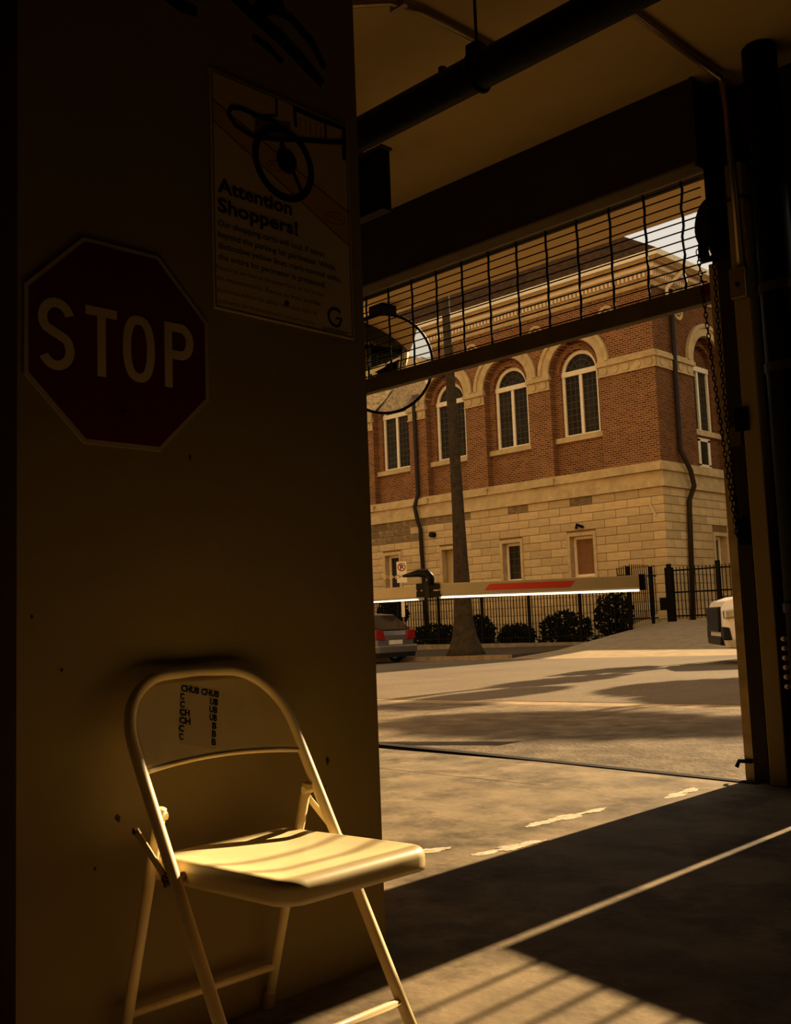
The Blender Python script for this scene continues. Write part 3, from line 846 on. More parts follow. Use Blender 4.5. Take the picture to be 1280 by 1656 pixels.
# grey hatchback parked at far kerb, tail towards us
g0 = thing('parked_car', (-22.75, 20.75, -.272), 'grey hatchback parked at far kerb, tail end beside the pier', 'car')
F = frame((-22.75, 20.75, -.272), (-1, 0.0))
car(g0, F, [(-2.02, .42, .80, .70), (-1.98, .30, .92, .80), (-1.6, .20, .98, .86), (0, .18, .98, .88), (1.2, .18, .92, .87), (1.8, .25, .80, .80), (2.0, .35, .62, .68)],
    [(-1.92, .95, .96, .74, .72), (-1.45, .95, 1.36, .78, .58), (-.3, .96, 1.44, .80, .60), (.5, .96, 1.38, .80, .58), (1.35, .90, .93, .78, .74)], 'carblue',
    [(-1.3, .78, .31), (-1.3, -.78, .31), (1.25, .78, .31), (1.25, -.78, .31)])
for s_ in (-1, 1):
    MB().prism([(s_ * .42, .66), (s_ * .80, .68), (s_ * .78, .96), (s_ * .50, .94)], lambda y, z, d: F(d, y, z), -2.06, -1.9).build('tail_light', 'tail', g0, bevel=.02)
MB().prism([(-.78, .30), (.78, .30), (.80, .52), (-.80, .52)], lambda y, z, d: F(d, y, z), -2.13, -1.9).build('bumper', 'carblue', g0, bevel=.04)
MB().prism([(-.26, .54), (.26, .54), (.26, .66), (-.26, .66)], lambda y, z, d: F(d, y, z), -2.05, -2.02).build('licence_plate', 'plate', g0)
MB().prism([(-.70, .18), (.70, .18), (.74, .32), (-.74, .32)], lambda y, z, d: F(d, y, z), -2.10, -1.8).build('bumper_skirt', 'carblack', g0)
# white SUV nosing in at right
s0 = thing('white_suv', (-7.50, 19.30, -.08), 'white sport utility vehicle nosing out behind the door rail', 'car')
G_ = frame((-7.50, 19.30, -.08), (-.80, -.60))
car(s0, G_, [(2.35, .38, 1.00, .78), (2.28, .28, 1.12, .90), (2.0, .24, 1.20, .95), (1.2, .24, 1.27, .97), (0, .25, 1.15, .97), (-1.8, .25, 1.15, .96), (-2.25, .38, 1.05, .88)],
    [(1.15, 1.12, 1.14, .86, .82), (.45, 1.12, 1.66, .88, .66), (-1.4, 1.12, 1.70, .88, .68), (-1.9, 1.12, 1.55, .86, .64), (-2.2, 1.10, 1.14, .84, .8)], 'carwhite',
    [(1.45, .86, .37), (1.45, -.86, .37), (-1.4, .86, .37), (-1.4, -.86, .37)])
MB().prism([(-.60, .56), (.60, .56), (.66, 1.02), (-.66, 1.02)], lambda y, z, d: G_(d, y, z), 2.2, 2.41).build('grille', 'carblack', s0, bevel=.03)
MB().prism([(-.70, .32), (.70, .32), (.74, .48), (-.74, .48)], lambda y, z, d: G_(d, y, z), 2.1, 2.40).build('lower_bumper', 'carblack', s0, bevel=.03)
for s_ in (-1, 1):
    MB().prism([(1.84, .86), (2.34, .80), (2.34, .95), (1.78, 1.02)], lambda x, z, d: G_(x, s_ * d, z), .62, .975).build('headlight', 'lamp', s0, bevel=.02)
    MB().prism([(2.22, .42), (2.37, .42), (2.37, .66), (2.26, .64)], lambda x, z, d: G_(x, s_ * d, z), .60, .93).build('fog_light_recess', 'carblack', s0, bevel=.02)

# ------------------------------------------------------------------ barrier gate across the drive
KB = 1.35
A0 = Vector((-5.13, 5.415, 0)) * KB; A1 = Vector((-3.60, 5.955, 0)) * KB
bg_ = thing('barrier_gate', (A0.x - 2.0, A0.y + .45, zt(-9)), 'folding barrier arm with red stripe across the drive', 'barrier')
ad = (A1 - A0).normalized(); an = Vector((ad.y, -ad.x, 0))
def BF(u, z, d): return tuple(A0 + ad * (u * KB) + an * d + Vector((0, 0, z)))
LA = (A1 - A0).length / KB
drop = lambda u: 1.237 - .027 * u / LA
def arm_quad(u0, u1, za, zb, d0, d1):
    return MB().prism([(u0, drop(u0) + za * KB), (u1, drop(u1) + za * KB), (u1, drop(u1) + zb * KB), (u0, drop(u0) + zb * KB)], BF, d0, d1)
arm_quad(.14, LA, -.080, 0, -.03, .03).build('arm', 'armgrey', bg_, bevel=.004)
MB().quad(*[BF(u_, drop(u_) + z_ * KB, 0) for u_, z_ in ((.14, -.106), (LA - .03, -.106), (LA - .03, -.079), (.14, -.079))]).build('safety_edge', 'milky', bg_)
arm_quad(LA - .035, LA + .005, -.098, .006, -.035, .035).build('end_cap', 'black', bg_)
MB().prism([(.50, drop(.5) - .084), (.54, drop(.54) - .024), (1.16, drop(1.16) - .024), (1.12, drop(1.12) - .084)], BF, .03, .0315).build('red_stripe', 'armred', bg_)
arm_quad(-.02, .16, -.04, .004, -.05, .05).build('joint_plate', 'black', bg_)
arm_quad(-.02, .16, -.095, -.052, -.05, .05).build('joint_plate', 'black', bg_)
arm_quad(.05, .085, -.10, .02, -.055, .055).build('joint_pin', 'blackmetal', bg_)
MB().tube([BF(.10, drop(0) - .013, .05), BF(.10, drop(0) + .06, .05), BF(.07, drop(0) + .10, .05), BF(0, drop(0) + .108, .05), BF(-.12, drop(0) + .088, .05)], [.03, .04, .046, .038, .013], 10).build('joint_horn', 'black', bg_, smooth=True)
lk = MB().tube([(.015 * math.cos(t) * 1.7, .015 * math.sin(t), 0) for t in [i * math.pi / 6 for i in range(12)]], .0047, 6, closed=True).mesh('chain_link'); lk.materials.append(M['galv'])
for k in range(7):
    p = BF(-.14 - k * .026, drop(0) + .084 - .005 * math.sin(k), .05)
    piece('chain_link', lk, p, bg_, rot=Quaternion((0, 0, 1), math.atan2(ad.y, ad.x)) @ Quaternion((1, 0, 0), (k % 2) * math.pi / 2))
LF = lambda u, z, d: (A0.x + u * KB, A0.y + d, z)
MB().prism([(-1.55, 1.113), (-.02, 1.113), (-.02, 1.223), (-1.55, 1.223)], LF, -.03, .03).build('arm', 'armgrey', bg_, bevel=.004)
MB().quad(*[LF(u_, z_, 0) for u_, z_ in ((-1.55, 1.083), (.03, 1.083), (.03, 1.114), (-1.55, 1.114))]).build('safety_edge', 'milky', bg_)
MB().box(A0.x - 2.25, A0.x - 1.85, A0.y + .1, A0.y + .5, zt(-9), 1.10).build('cabinet', 'armgrey', bg_, bevel=.02)
MB().box(A0.x - 2.15, A0.x - 1.9, A0.y - .06, A0.y + .12, 1.05, 1.26).build('arm_hub', 'black', bg_, bevel=.01)

# ------------------------------------------------------------------ convex traffic mirror outside the grille
mc = Vector((-5.72, 5.72, 2.95)); mr_ = .395
mirror = thing('convex_mirror', (-5.72, 5.72, 2.95), 'round convex traffic mirror hanging outside the roller grille', 'mirror')
nd = (Vector((0.5, 1.2, 0.9)) - mc).normalized()
qm = nd.to_track_quat('Z', 'Y')
rings = []
SR = 0.85
amax = math.asin(mr_ / SR)
for i in range(13):
    a = amax * i / 12
    rings.append([mc + qm @ Vector((SR * math.sin(max(a, 1e-4)) * math.cos(t), SR * math.sin(max(a, 1e-4)) * math.sin(t), SR * math.cos(a) - SR * math.cos(amax))) for t in [2 * math.pi * j / 48 for j in range(48)]])
MB().loft(rings, caps=False).build('mirror_face', 'mirror', mirror, smooth=True)
MB().tube([mc + qm @ Vector((mr_ * math.cos(t), mr_ * math.sin(t), 0)) for t in [2 * math.pi * j / 48 for j in range(48)]], .012, 8, closed=True).build('rim', 'black', mirror, smooth=True)
back = [[mc + qm @ Vector((mr_ * s_ * math.cos(t), mr_ * s_ * math.sin(t), z)) for t in [2 * math.pi * j / 48 for j in range(48)]] for s_, z in ((1, -.005), (.9, -.06), (.3, -.09))]
MB().loft(back).build('back_shell', 'black', mirror)
MB().box(-5.86, -5.70, 5.70, 5.86, 3.33, 3.46).build('bracket', 'black', mirror)
MB().tube([(-5.78, 5.78, 3.40), mc + qm @ Vector((0, .1, -.09))], .018, 8).build('arm', 'black', mirror)

# ------------------------------------------------------------------ roller grille, housing, hoist, rails
rg = thing('roller_grille', (-5, 5.09, 2.53), 'half-raised roller grille of thin rods with bronze bottom bar', 'grille')
rod_me = MB().tube([(DOOR_L + .05, 0, 0), (-2.575, 0, 0)], .0042, 6).mesh('rod'); rod_me.materials.append(M['blackmetal'])
rnd = random.Random(3)
for i in range(12):
    piece('rod', rod_me, (0, 5.09, 2.66 + i * .0535), rg)
for i in range(21):
    x = -2.695 - i * .2325
    n = 12; pts = []
    for k in range(n + 1):
        amp = .007 if i == 0 else .003
        pts.append((x + amp * math.sin(k * 1.9 + i) + (.018 * (k / n - .5) if i == 0 else 0), 5.086, 2.63 + k * .0535))
    MB().tube(pts, .0075, 6).build('vertical_link', 'blackmetal', rg)
MB().box(DOOR_L + .05, -2.52, 5.06, 5.12, 2.535, 2.64).build('bottom_bar', 'bar', rg, bevel=.004)
MB().box(-2.60, -2.47, 5.05, 5.13, 2.575, 2.63).build('end_bracket', 'red', rg)
hs_ = thing('shutter_housing', (-5, 5, 3.2), 'long brown steel coil housing above the roller grille', 'housing')
MB().prism([(4.85, 3.225), (4.85, 3.695), (5.2, 3.695), (5.2, 3.37), (5.05, 3.27), (4.93, 3.22)], lambda y, z, d: (d, y, z), DOOR_L, -2.47).build('hood', 'housing', hs_)
MB().prism([(4.845, 3.228), (4.925, 3.203), (5.045, 3.248), (5.045, 3.265), (4.93, 3.218), (4.85, 3.24)], lambda y, z, d: (d, y, z), DOOR_L, -2.47).build('lower_lip', 'bar', hs_)
MB().box(-2.47, -2.455, 4.84, 5.06, 3.2, 3.697).build('end_plate', 'housing', hs_)
ho = thing('chain_hoist', (-2.45, 5.0, 2.75), 'black chain hoist gearbox at the end of the coil housing', 'hoist')
MB().box(-2.453, -2.372, 4.88, 5.12, 2.98, 3.62).build('gearbox', 'black', ho, bevel=.02)
MB().box(-2.47, -2.375, 4.92, 5.10, 2.74, 3.02).build('lower_gearbox', 'black', ho, bevel=.02)
MB().tube([(-2.50, 4.975, 2.94), (-2.47, 5.02, 2.94)], .125, 20).build('chain_wheel', 'black', ho)
MB().tube([(-2.545, 4.99, 2.79), (-2.49, 5.0, 2.79)], .06, 14).build('chain_guide', 'black', ho)
MB().box(-2.52, -2.378, 5.055, 5.10, 2.735, 2.80).build('mount_plate', 'black', ho)
ch = thing('hand_chain', (-2.5, 4.95, 1.9), 'hanging hand chain beside the door guide rail', 'chain')
link_me = MB().tube([(.0085 * math.cos(t), 0, .019 * math.sin(t)) for t in [i * math.pi / 6 for i in range(12)]], .0032, 6, closed=True).mesh('chain_link'); link_me.materials.append(M['blackmetal'])
def chain(p0, p1, sag):
    p0, p1 = Vector(p0), Vector(p1); n = int((p1 - p0).length / .029)
    for k in range(n + 1):
        t = k / n; p = p0.lerp(p1, t) + Vector((sag * math.sin(math.pi * t), 0, 0))
        d = (p1 - p0).normalized()
        q = Vector((0, 0, -1)).rotation_difference(d)
        piece('chain_link', link_me, p, ch, rot=q @ Quaternion((0, 0, 1), (k % 2) * math.pi / 2 + .3))
chain((-2.545, 4.95, 2.78), (-2.440, 4.95, 1.24), -.006)
chain((-2.462, 4.96, 2.74), (-2.432, 4.95, 1.30), -.012)
chain((-2.440, 4.945, 1.50), (-2.428, 4.935, 1.22), .008)
MB().box(-2.45, -2.39, 4.97, 5.03, 1.20, 1.34).build('chain_keeper', 'black', ch, bevel=.006)
gr = thing('guide_rail', (-2.48, 5.09, 0), 'tall weathered steel guide rail at right of roller grille', 'rail')
MB().box(-2.535, -2.47, 5.04, 5.05, 0, 2.73).build('front_flange', 'rail', gr)
MB().box(-2.535, -2.47, 5.13, 5.14, 0, 2.73).build('rear_flange', 'rail', gr)
MB().box(-2.478, -2.40, 5.02, 5.16, 0, 2.73).build('channel_web', 'housing', gr)
MB().tube([(-2.49, 5.03, .10), (-2.555, 5.02, .10), (-2.57, 5.02, .07)], .011, 8).build('hook', 'black', gr)
MB().box(-2.47, -2.41, 5.005, 5.02, 1.72, 1.82).build('latch_plate', 'galv', gr)
po = thing('steel_post', (-2.32, 5.0, 0), 'cream painted square steel post beside the guide rail', 'post')
MB().box(-2.365, -2.275, 4.95, 5.05, 0, 3.20).build('shaft', 'cream', po, bevel=.006)
MB().box(-2.372, -2.268, 4.944, 5.056, 3.0, 3.02).build('collar', 'housing', po)
MB().box(-2.40, -2.33, 4.93, 4.95, 1.78, 1.90).build('catch', 'black', po)
dp = thing('black_standpipe', (-2.085, 4.85, 0), 'thick black vertical pipe at the right edge', 'pipe')
MB().tube([(-2.085, 4.85, 0), (-2.085, 4.85, 3.50), (-2.085, 4.85, 3.69)], .085, 20).build('pipe', 'black', dp, smooth=True)
for z in (2.04, .87, 2.44):
    MB().tube([(-2.085, 4.85, z - .022), (-2.085, 4.85, z + .022)], .093, 20).build('clamp', 'housing', dp)
for i in range(6):
    MB().tube([(-2.168, 4.782, .50 + i * .045), (-2.150, 4.770, .50 + i * .045)], .011, 8).build('pale_stud', 'signwhite', dp)

# ceiling services
cd2 = thing('ceiling_conduit', (-2.335, 4, 3.66), 'conduit crossing ceiling and dropping beside the square post', 'conduit')
MB().tube([(-2.32, 1.0, 3.672), (-2.33, 4.6, 3.672), (-2.325, 4.90, 3.665), (-2.32, 4.915, 3.62), (-2.315, 4.925, 3.5), (-2.305, 4.93, 2.62)], .018, 12).build('tube', 'galv', cd2, smooth=True)
MB().box(-2.355, -2.27, 4.895, 4.95, 2.46, 2.62).build('junction_box', 'galv', cd2, bevel=.004)
MB().tube([(-2.31, 4.893, 2.53), (-2.31, 4.885, 2.53)], .012, 10).build('box_screw', 'black', cd2)
cd1 = thing('ceiling_conduit', (-2.97, 3, 3.66), 'thin conduit on the ceiling ending above the black pipe', 'conduit')
MB().tube([(-3.7, 2.75, 3.672), (-3.25, 2.95, 3.672), (-3.03, 3.15, 3.672), (-2.985, 3.30, 3.672), (-2.955, 3.98, 3.672)], .017, 12).build('tube', 'galv', cd1, smooth=True)
MB().box(-3.06, -2.97, 3.18, 3.21, 3.648, 3.70).build('strap', 'galv', cd1)
PY, PZ, PR = 3.40, 3.305, .081
pp = thing('sprinkler_pipe', (-3, PY, PZ), 'thick black pipe hung below the ceiling', 'pipe')
MB().tube([(-7.6, PY, PZ), (4.1, PY, PZ)], PR, 24).build('pipe', 'black', pp, smooth=True)
for x in (-2.74, .5, -5.5):
    hg = MB().tube([(x + .0, PY + (PR + .006) * math.cos(t), PZ + (PR + .006) * math.sin(t)) for t in [2 * math.pi * i / 24 for i in range(24)]], .009, 6, closed=True).build('hanger_ring', 'blackmetal', pp)
    MB().tube([(x, PY, PZ + PR), (x, PY, CEIL)], .007, 8).build('hanger_rod', 'blackmetal', pp)
    MB().box(x - .045, x + .03, PY - .03, PY + .03, PZ + PR - .01, PZ + PR + .055).build('hanger_clamp', 'blackmetal', pp, bevel=.006)
MB().tube([(-2.95, PY, PZ + PR - .01), (-2.95, PY, PZ + PR + .03)], .02, 8).build('plug', 'black', pp)
bb = thing('speaker_box', (-3.95, 4.0, 3.4), 'black box hung from ceiling behind the pier edge', 'box')
MB().box(-4.35, -3.85, 3.88, 3.95, 3.16, 3.515).build('body', 'black', bb)
MB().box(-4.36, -3.83, 3.87, 3.955, 3.512, 3.525).build('lid', 'housing', bb)
MB().box(-4.15, -4.05, 3.89, 3.94, 3.52, CEIL).build('ceiling_bracket', 'black', bb)

# ------------------------------------------------------------------ stop sign on the pier
SXW = -1.986
stop = thing('stop_sign', (SXW, 1.163, 1.505), 'red octagonal stop sign on the cream pier', 'sign')
SFn = lambda u, v, d: (SXW + d, 1.163 + u, 1.505 + v)
def octo(h_):
    s_ = h_ * math.tan(math.pi / 8)
    return [(-s_, h_), (s_, h_), (h_, s_), (h_, -s_), (s_, -h_), (-s_, -h_), (-h_, -s_), (-h_, s_)]
MB().prism(octo(.2285), SFn, -.004, .001).build('border', 'signedge', stop)
MB().prism(octo(.2185), SFn, .0005, .0018).build('face', 'red', stop)
def letter(name, strokes, w=.0205):
    mb_ = MB()
    for q_, s_ in enumerate(strokes): ribbon(mb_, s_, w, SFn, .0019, .0026 + .0004 * q_)
    mb_.build(name, 'signwhite', stop)
hH = .077
# S: two joined arcs
cS = -.158; rx = .031; ry = .034
S = [(cS + rx * math.cos(a), .033 + ry * math.sin(a)) for a in [math.radians(10 + i * 13) for i in range(20)]][:18]
S = [(cS + rx * math.cos(math.radians(a)), .034 + ry * math.sin(math.radians(a))) for a in range(15, 231, 12)]
S2 = [(cS + rx * math.cos(math.radians(a)), -.034 + ry * math.sin(math.radians(a))) for a in range(50, -166, -12)]
letter('letter', [S + S2])
cT = -.053
letter('letter', [[(cT - .038, .067), (cT + .038, .067)], [(cT, .067), (cT, -hH)]])
cO = .040
letter('letter', [[(cO + .0305 * math.copysign(abs(math.cos(t)) ** .75, math.cos(t)), .0665 * math.copysign(abs(math.sin(t)) ** .9, math.sin(t))) for t in [2 * math.pi * i / 32 for i in range(33)]]])
cP = .117
letter('letter', [[(cP, .077), (cP, -hH)], [(cP, .067), (cP + .034, .067)] + [(cP + .034 + .0245 * math.cos(t), .0345 + .0325 * math.sin(t)) for t in [math.pi / 2 - i * math.pi / 12 for i in range(1, 12)]] + [(cP + .034, .002), (cP, .002)]])
for v_ in (.155, -.155):
    MB().tube([SFn(0, v_, .001), SFn(0, v_, .005)], .007, 10).build('bolt', 'red', stop)

# ------------------------------------------------------------------ shopping-cart notice on the pier
PXW = -1.986
no = thing('notice_board', (PXW, 1.64, 1.64), 'cream notice reading Attention Shoppers on the cream pier', 'sign')
NFn = lambda u, v, d: (PXW + d, u, v)
y0, y1, z0, z1 = 1.411, 1.872, 1.642, 2.254
MB().prism([(y0, z0), (y1, z0), (y1, z1), (y0, z1)], NFn, -.004, .0005).build('board', 'poster', no)
a = MB(); e = .006
for p in ([(y0 + e, z0 + e), (y1 - e, z0 + e)], [(y1 - e, z0 + e), (y1 - e, z1 - e)], [(y1 - e, z1 - e), (y0 + e, z1 - e)], [(y0 + e, z1 - e), (y0 + e, z0 + e)]):
    ribbon(a, p, .0025, NFn, .0006, .0010)
a.build('border_line', 'ink', no)
MB().prism([(y0 + e, 2.120), (y1 - e, 1.905), (y1 - e, 2.000), (y0 + e, 2.174)], NFn, .0006, .0009).build('diagonal_band', 'orange', no)
for p in ([(y0 + e, 2.120), (y1 - e, 1.905)], [(y0 + e, 2.174), (y1 - e, 2.000)]):
    ribbon(MB(), p, .0022, NFn, .0009, .0012).build('band_line', 'ink', no)
TF = lambda u, v, d: (PXW + .0016, u, v)
for c, s_ in (((1.816, 1.972), 1.0), ((1.612, 2.060), .8)):
    ov = MB(); pts = [(c[0] + .036 * s_ * math.cos(t), c[1] + .017 * s_ * math.sin(t) + .1 * .036 * math.cos(t)) for t in [2 * math.pi * i / 24 for i in range(25)]]
    ribbon(ov, pts, .0025, NFn, .0010, .0014); ov.build('oval_mark', 'oval', no)
    ribbon(MB(), [(c[0] - .022 * s_, c[1] - .004), (c[0] - .012 * s_, c[1] + .006), (c[0] - .004 * s_, c[1] - .004), (c[0] + .006 * s_, c[1] + .006), (c[0] + .014 * s_, c[1] - .003), (c[0] + .024 * s_, c[1] + .004)], .003, NFn, .0010, .0014).build('oval_script', 'oval', no)
# the drawing: cart wheel, fork and frame
w = MB(); ring(w, NFn, 1.640, 2.075, .083, .103, .0012, .0018, 0, 2 * math.pi, 40)
w.build('wheel_drawing', 'ink', no)
d = MB()
ribbon(d, [(1.640, 2.105), (1.63, 2.14), (1.66, 2.08), (1.70, 2.01)], .012, NFn, .0012, .0019)
MB().prism(arc((1.650, 2.085), .034, 0, 6.0, 18), NFn, .0012, .0020).build('hub_drawing', 'ink', no)
ribbon(d, [(1.535, 2.118), (1.62, 2.135), (1.72, 2.165), (1.80, 2.185), (1.862, 2.205)], .014, NFn, .0012, .0019)
ribbon(d, [(1.62, 2.246), (1.62, 2.20), (1.54, 2.17)], .007, NFn, .0012, .0019)
ribbon(d, [(1.68, 2.246), (1.685, 2.19)], .010, NFn, .0012, .0019)
ribbon(d, [(1.68, 2.240), (1.76, 2.238), (1.86, 2.243)], .012, NFn, .0012, .0019)
ribbon(d, [(1.86, 2.246), (1.857, 2.20), (1.855, 2.15)], [.012, .016, .012], NFn, .0012, .0019)
ribbon(d, [(1.79, 2.235), (1.79, 2.19)], .006, NFn, .0012, .0019)
loop = [(1.535, 2.118), (1.485, 2.130), (1.464, 2.152), (1.475, 2.172), (1.505, 2.180), (1.56, 2.178), (1.62, 2.182)]
ribbon(d, loop, .013, NFn, .0012, .0019)
d.build('cart_drawing', 'ink', no)
MB().prism([(1.545, 2.122), (1.665, 2.140), (1.665, 2.195), (1.55, 2.172)], NFn, .0011, .0016).build('basket_drawing', 'inkgrey', no)
for k in range(5):
    ribbon(MB(), [(1.70 + k * .018, 2.222), (1.70 + k * .018, 2.185)], .0022, NFn, .0012, .0017).build('basket_bar', 'oval', no)
add_text('heading_text', 'Attention', TF, 1.428, 1.940, .234, .037, 'ink', no, bold=.025)
add_text('heading_text', 'Shoppers!', TF, 1.427, 1.889, .254, .037, 'ink', no, bold=.025)
for b_, v_, w_ in (('Our shopping carts will lock if taken', 1.852, .346), ('beyond the parking lot perimeter. While', 1.823, .383),
                   ('distinctive yellow lines mark normal exits,', 1.795, .402), ('the entire lot perimeter is protected.', 1.767, .346)):
    add_text('body_text', b_, TF, 1.426, v_, w_, .0165, 'ink', no, bold=.006)
for b_, v_, w_ in (('Nuestros carritos se bloquean fuera de los l\u00edmites', 1.741, .345), ('del estacionamiento. Aunque las l\u00edneas amarillas', 1.714, .333),
                   ('distintivas indican las salidas normales, todo el', 1.685, .317), ('per\u00edmetro del estacionamiento est\u00e1 protegido.', 1.657, .308)):
    add_text('small_text', b_, TF, 1.420, v_, w_, .0125, 'inkgrey', no)
ribbon(MB(), [(1.804 + .024 * math.cos(t), 1.692 + .024 * math.sin(t)) for t in [math.radians(40 + i * 14) for i in range(20)]] + [(1.826, 1.692), (1.806, 1.690)], .007, NFn, .0012, .0018).build('round_logo', 'ink', no)
add_text('logo_text', 'gatekeeper', TF, 1.757, 1.652, .096, .011, 'ink', no)
MB().tube([(PXW, 1.636, 1.697), (PXW + .005, 1.636, 1.697)], .006, 10).build('screw', 'black', no)

# ------------------------------------------------------------------ the folding chair
chair = thing('folding_chair', (-1.75, 1.33, 0), 'cream metal folding chair with a sticker, sunlit against the pier', 'chair')
YL, YR = 1.12, 1.54
YC = (YL + YR) / 2
bxz = lambda z: -1.500 - .600 * z
def arch_path(inset=0.0, r=.135, top=.775):
    p = []
    p += [(bxz(z), YL, z) for z in (.012, .15, .3, .45, .58, top - r)]
    p += [(bxz(top - r + r * math.sin(a)), YL + r - r * math.cos(a), top - r + r * math.sin(a)) for a in [math.pi / 2 * i / 10 for i in range(1, 11)]]
    p += [(bxz(top) - .004, YC, top + .002)]
    p += [(bxz(top - r + r * math.sin(a)), YR - r + r * math.cos(a), top - r + r * math.sin(a)) for a in [math.pi / 2 * (10 - i) / 10 for i in range(0, 10)]]
    p += [(bxz(z), YR, z) for z in (top - r, .58, .45, .3, .15, .012)]
    return p
MB().tube(arch_path(), .0125, 14).build('front_frame', 'chair', chair, smooth=True)
for y in (YL, YR):
    MB().tube([(bxz(.0), y, 0.0), (bxz(.03), y, .03)], .0145, 12).build('foot_cap', 'rubber', chair)
ri = .020
rear_top = .52
rx_ = lambda z: -1.980 + .315 * z
for y in (YL + ri, YR - ri):
    MB().tube([(rx_(0.012), y, 0.012), (rx_(.25), y, .25), (rx_(rear_top), y, rear_top)], .0115, 12).build('rear_leg', 'chair', chair, smooth=True)
    MB().tube([(rx_(0), y, 0.0), (rx_(.035), y, .035)], .0145, 12).build('foot_cap', 'rubber', chair)
    MB().tube([(rx_(rear_top) , y - .012, rear_top - .015), (rx_(rear_top), y + .012, rear_top - .015)], .0085, 10).build('pivot', 'chair', chair)
MB().tube([(rx_(.097), YL + ri, .097), (rx_(.097), YR - ri, .097)], .0085, 10).build('rear_stretcher', 'chair', chair, smooth=True)
MB().tube([(bxz(.10), YL, .10), (bxz(.10), YR, .10)], .0085, 10).build('front_stretcher', 'chair', chair, smooth=True)
# folding links and rivets
for y, s_ in ((YL, -1), (YR, 1)):
    yo = y + s_ * .014
    L0 = Vector((rx_(.46) - .018, yo, .478)); L1 = Vector((bxz(.415), yo, .402)); dd = (L1 - L0).normalized(); nn = Vector((-dd.z, 0, dd.x)) * .008
    mb = MB(); n = len(mb.v)
    mb.prism([(0, 0), (1, 0), (1, 1), (0, 1)], lambda a_, b_, d_: tuple(L0 + (L1 - L0) * a_ + nn * (2 * b_ - 1) + Vector((0, d_, 0))), -.002, .002)
    mb.build('folding_link', 'chair', chair, bevel=.001)
    for p in (L0, L1): MB().tube([p + Vector((0, -.006, 0)), p + Vector((0, .006, 0))], .007, 10).build('rivet', 'rivet', chair)
    MB().tube([(bxz(.405), y - .02, .392), (bxz(.405), y + .018, .392)], .006, 10).build('rivet', 'rivet', chair)
# back panel: bowed sheet inside the arch
hw = lambda z: (.205 if z < .64 else .205 - .135 + math.sqrt(max(0, .135 ** 2 - (z - .64) ** 2)))
NU, NV = 24, 12
def back_pt(i, j, off=0.0):
    u = -1 + 2 * i / NU
    zlow = .588 + .012 * (1 - u * u)
    z = zlow + (.768 - zlow) * j / NV
    w_ = hw(z)
    bow = -.018 * (1 - u * u) * (1 - (j / NV) ** 3)
    return (bxz(z) + bow + off, YC + u * w_, z)
mb = MB()
for i in range(NU):
    for j in range(NV):
        mb.quad(back_pt(i, j), back_pt(i + 1, j), back_pt(i + 1, j + 1), back_pt(i, j + 1))
me = mb.mesh('back_panel'); bm = bmesh.new(); bm.from_mesh(me); bmesh.ops.remove_doubles(bm, verts=bm.verts, dist=1e-5); bmesh.ops.recalc_face_normals(bm, faces=bm.faces); bm.to_mesh(me); bm.free()
for p in me.polygons: p.use_smooth = True
me.materials.append(M['chair'])
bp_ = link('back_panel', me, chair); so = bp_.modifiers.new('thickness', 'SOLIDIFY'); so.thickness = .003; so.offset = 0
MB().tube([back_pt(i, 0) for i in range(NU + 1)], .0048, 8).build('rolled_edge', 'chair', bp_, smooth=True)
# sticker on the back panel (u,v in 0..1 mapped on the bowed sheet)
def stick(u, v, d):
    y = (1.2335 + .0867 * u) * (1 - v) + (1.2826 + .0946 * u) * v; z = (.6335 - .0219 * u) * (1 - v) + (.7535 - .0215 * u) * v
    uu = (y - YC) / hw(z); zl = .588 + .012 * (1 - uu * uu); jj = (z - zl) / (.768 - zl)
    return (bxz(z) - .018 * (1 - uu * uu) * (1 - jj ** 3) + .0022 + d, y, z)
def grid_patch(pts_rows, d):
    mb_ = MB()
    for r0, r1 in zip(pts_rows[:-1], pts_rows[1:]):
        for a_, b_, c_, e_ in zip(r0[:-1], r0[1:], r1[1:], r1[:-1]):
            mb_.quad(stick(*a_, d), stick(*b_, d), stick(*c_, d), stick(*e_, d))
    return mb_
rows = [[(i / 6, j / 8) for i in range(7)] for j in range(9)]
grid_patch(rows, 0.0).build('sticker', 'sticker', bp_)
SK = lambda u, v, d: stick(u, v, .0006)
add_text('sticker_text', 'CHUB CHUB', SK, .0, .885, 1.0, .105, 'ink', bp_, bold=.045)
for k, (l, wl_, r_, wr_) in enumerate((('C', .10, 'UB', .22), ('C', .13, 'UB', .22), ('CH', .27, 'UB', .20), ('CH', .30, 'B', .12), ('C', .13, 'B', .12), ('C', .11, 'B', .12))):
    v_ = .745 - k * .135
    add_text('sticker_text', l, SK, .0, v_, wl_, .105, 'ink', bp_, bold=.045)
    add_text('sticker_text', r_, SK, 1.0 - wr_, v_, wr_, .105, 'ink', bp_, bold=.045)
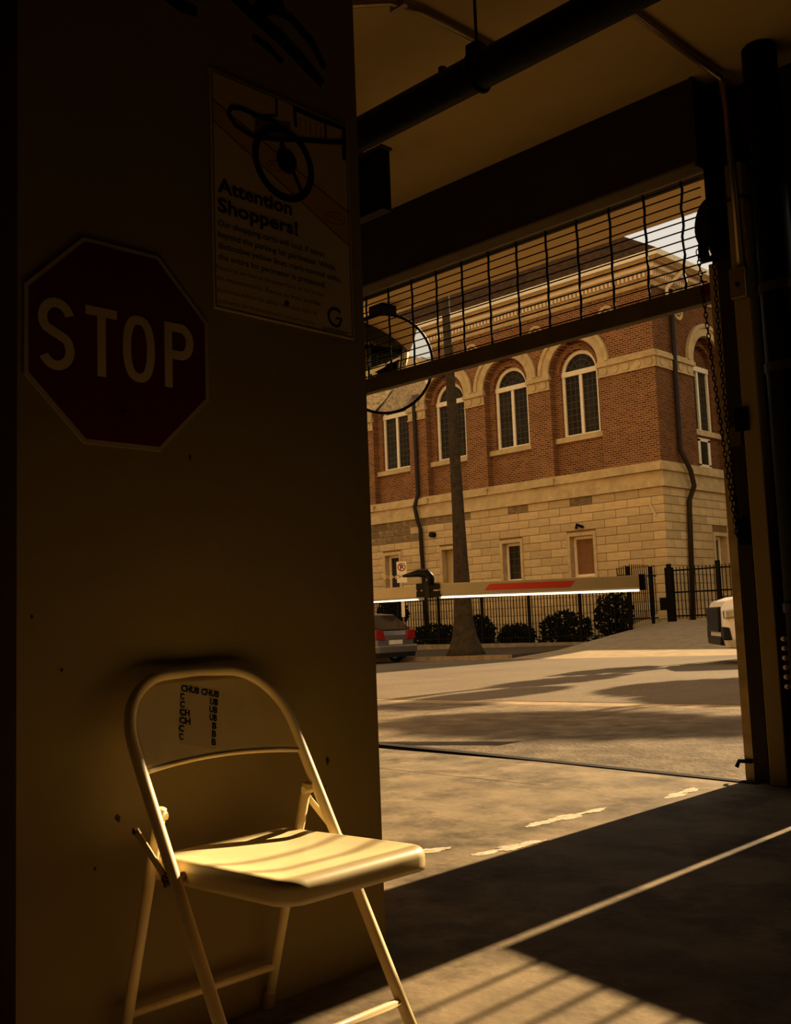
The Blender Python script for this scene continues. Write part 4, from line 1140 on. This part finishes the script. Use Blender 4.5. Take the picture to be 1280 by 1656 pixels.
# seat pan
XF, XB, SYL, SYR = -1.425, -1.880, 1.142, 1.510
def seat_outline(grow=0.0):
    pts = []
    for (cx, cy, r_, a0) in ((XF - .045, SYR - .045, .045, 0), (XB + .03, SYR - .035, .03, math.pi / 2), (XB + .03, SYL + .035, .03, math.pi), (XF - .045, SYL + .045, .045, 1.5 * math.pi)):
        # taper: back a touch narrower
        for i in range(9):
            a_ = a0 + math.pi / 2 * i / 8
            pts.append((cx + (r_ + grow) * math.cos(a_), cy + (r_ + grow) * math.sin(a_)))
    # densify sides
    out = []
    n = len(pts)
    for i in range(n):
        p, q = pts[i], pts[(i + 1) % n]; out.append(p)
        l = math.dist(p, q); k = int(l / .05)
        for j in range(1, k + 1): out.append((p[0] + (q[0] - p[0]) * j / (k + 1), p[1] + (q[1] - p[1]) * j / (k + 1)))
    return out
cxs, cys = (XF + XB) / 2, (SYL + SYR) / 2
base = seat_outline()
zs_ = lambda x, y: .421 + .012 * ((x - XB) / (XF - XB))
rings = []
for s_, dz in ((.02, -.013), (.25, -.0125), (.5, -.010), (.7, -.006), (.82, -.002), (.90, -.0003)):
    rings.append([(cxs + (x - cxs) * s_, cys + (y - cys) * s_, zs_(x, y) * 0 + .427 + dz + .006 * ((cxs + (x - cxs) * s_) - cxs) / .22) for x, y in base])
for gr_, dz in [(-.017 + .019 * math.sin(t_), -.019 * (1 - math.cos(t_))) for t_ in [math.pi / 2 * q_ / 8 for q_ in range(9)]] + [(.002, -.034), (.001, -.044), (-.004, -.045)]:
    o2 = seat_outline(gr_)
    rings.append([(x, y, .427 + dz + .006 * (x - cxs) / .22) for x, y in (o2 if len(o2) == len(base) else base)])
mb = MB(); mb.loft(rings, caps=False); mb.f.append(tuple(range(len(base))))
st_ = mb.build('seat', 'chair', chair, smooth=True)
so = st_.modifiers.new('thickness', 'SOLIDIFY'); so.thickness = .0018; so.offset = -1
MB().tube([(bxz(.405), YL + .006, .400), (bxz(.405), YL + .024, .400)], .009, 10).build('seat_bracket', 'rivet', chair)
MB().tube([(bxz(.405), YR - .024, .400), (bxz(.405), YR - .006, .400)], .009, 10).build('seat_bracket', 'rivet', chair)
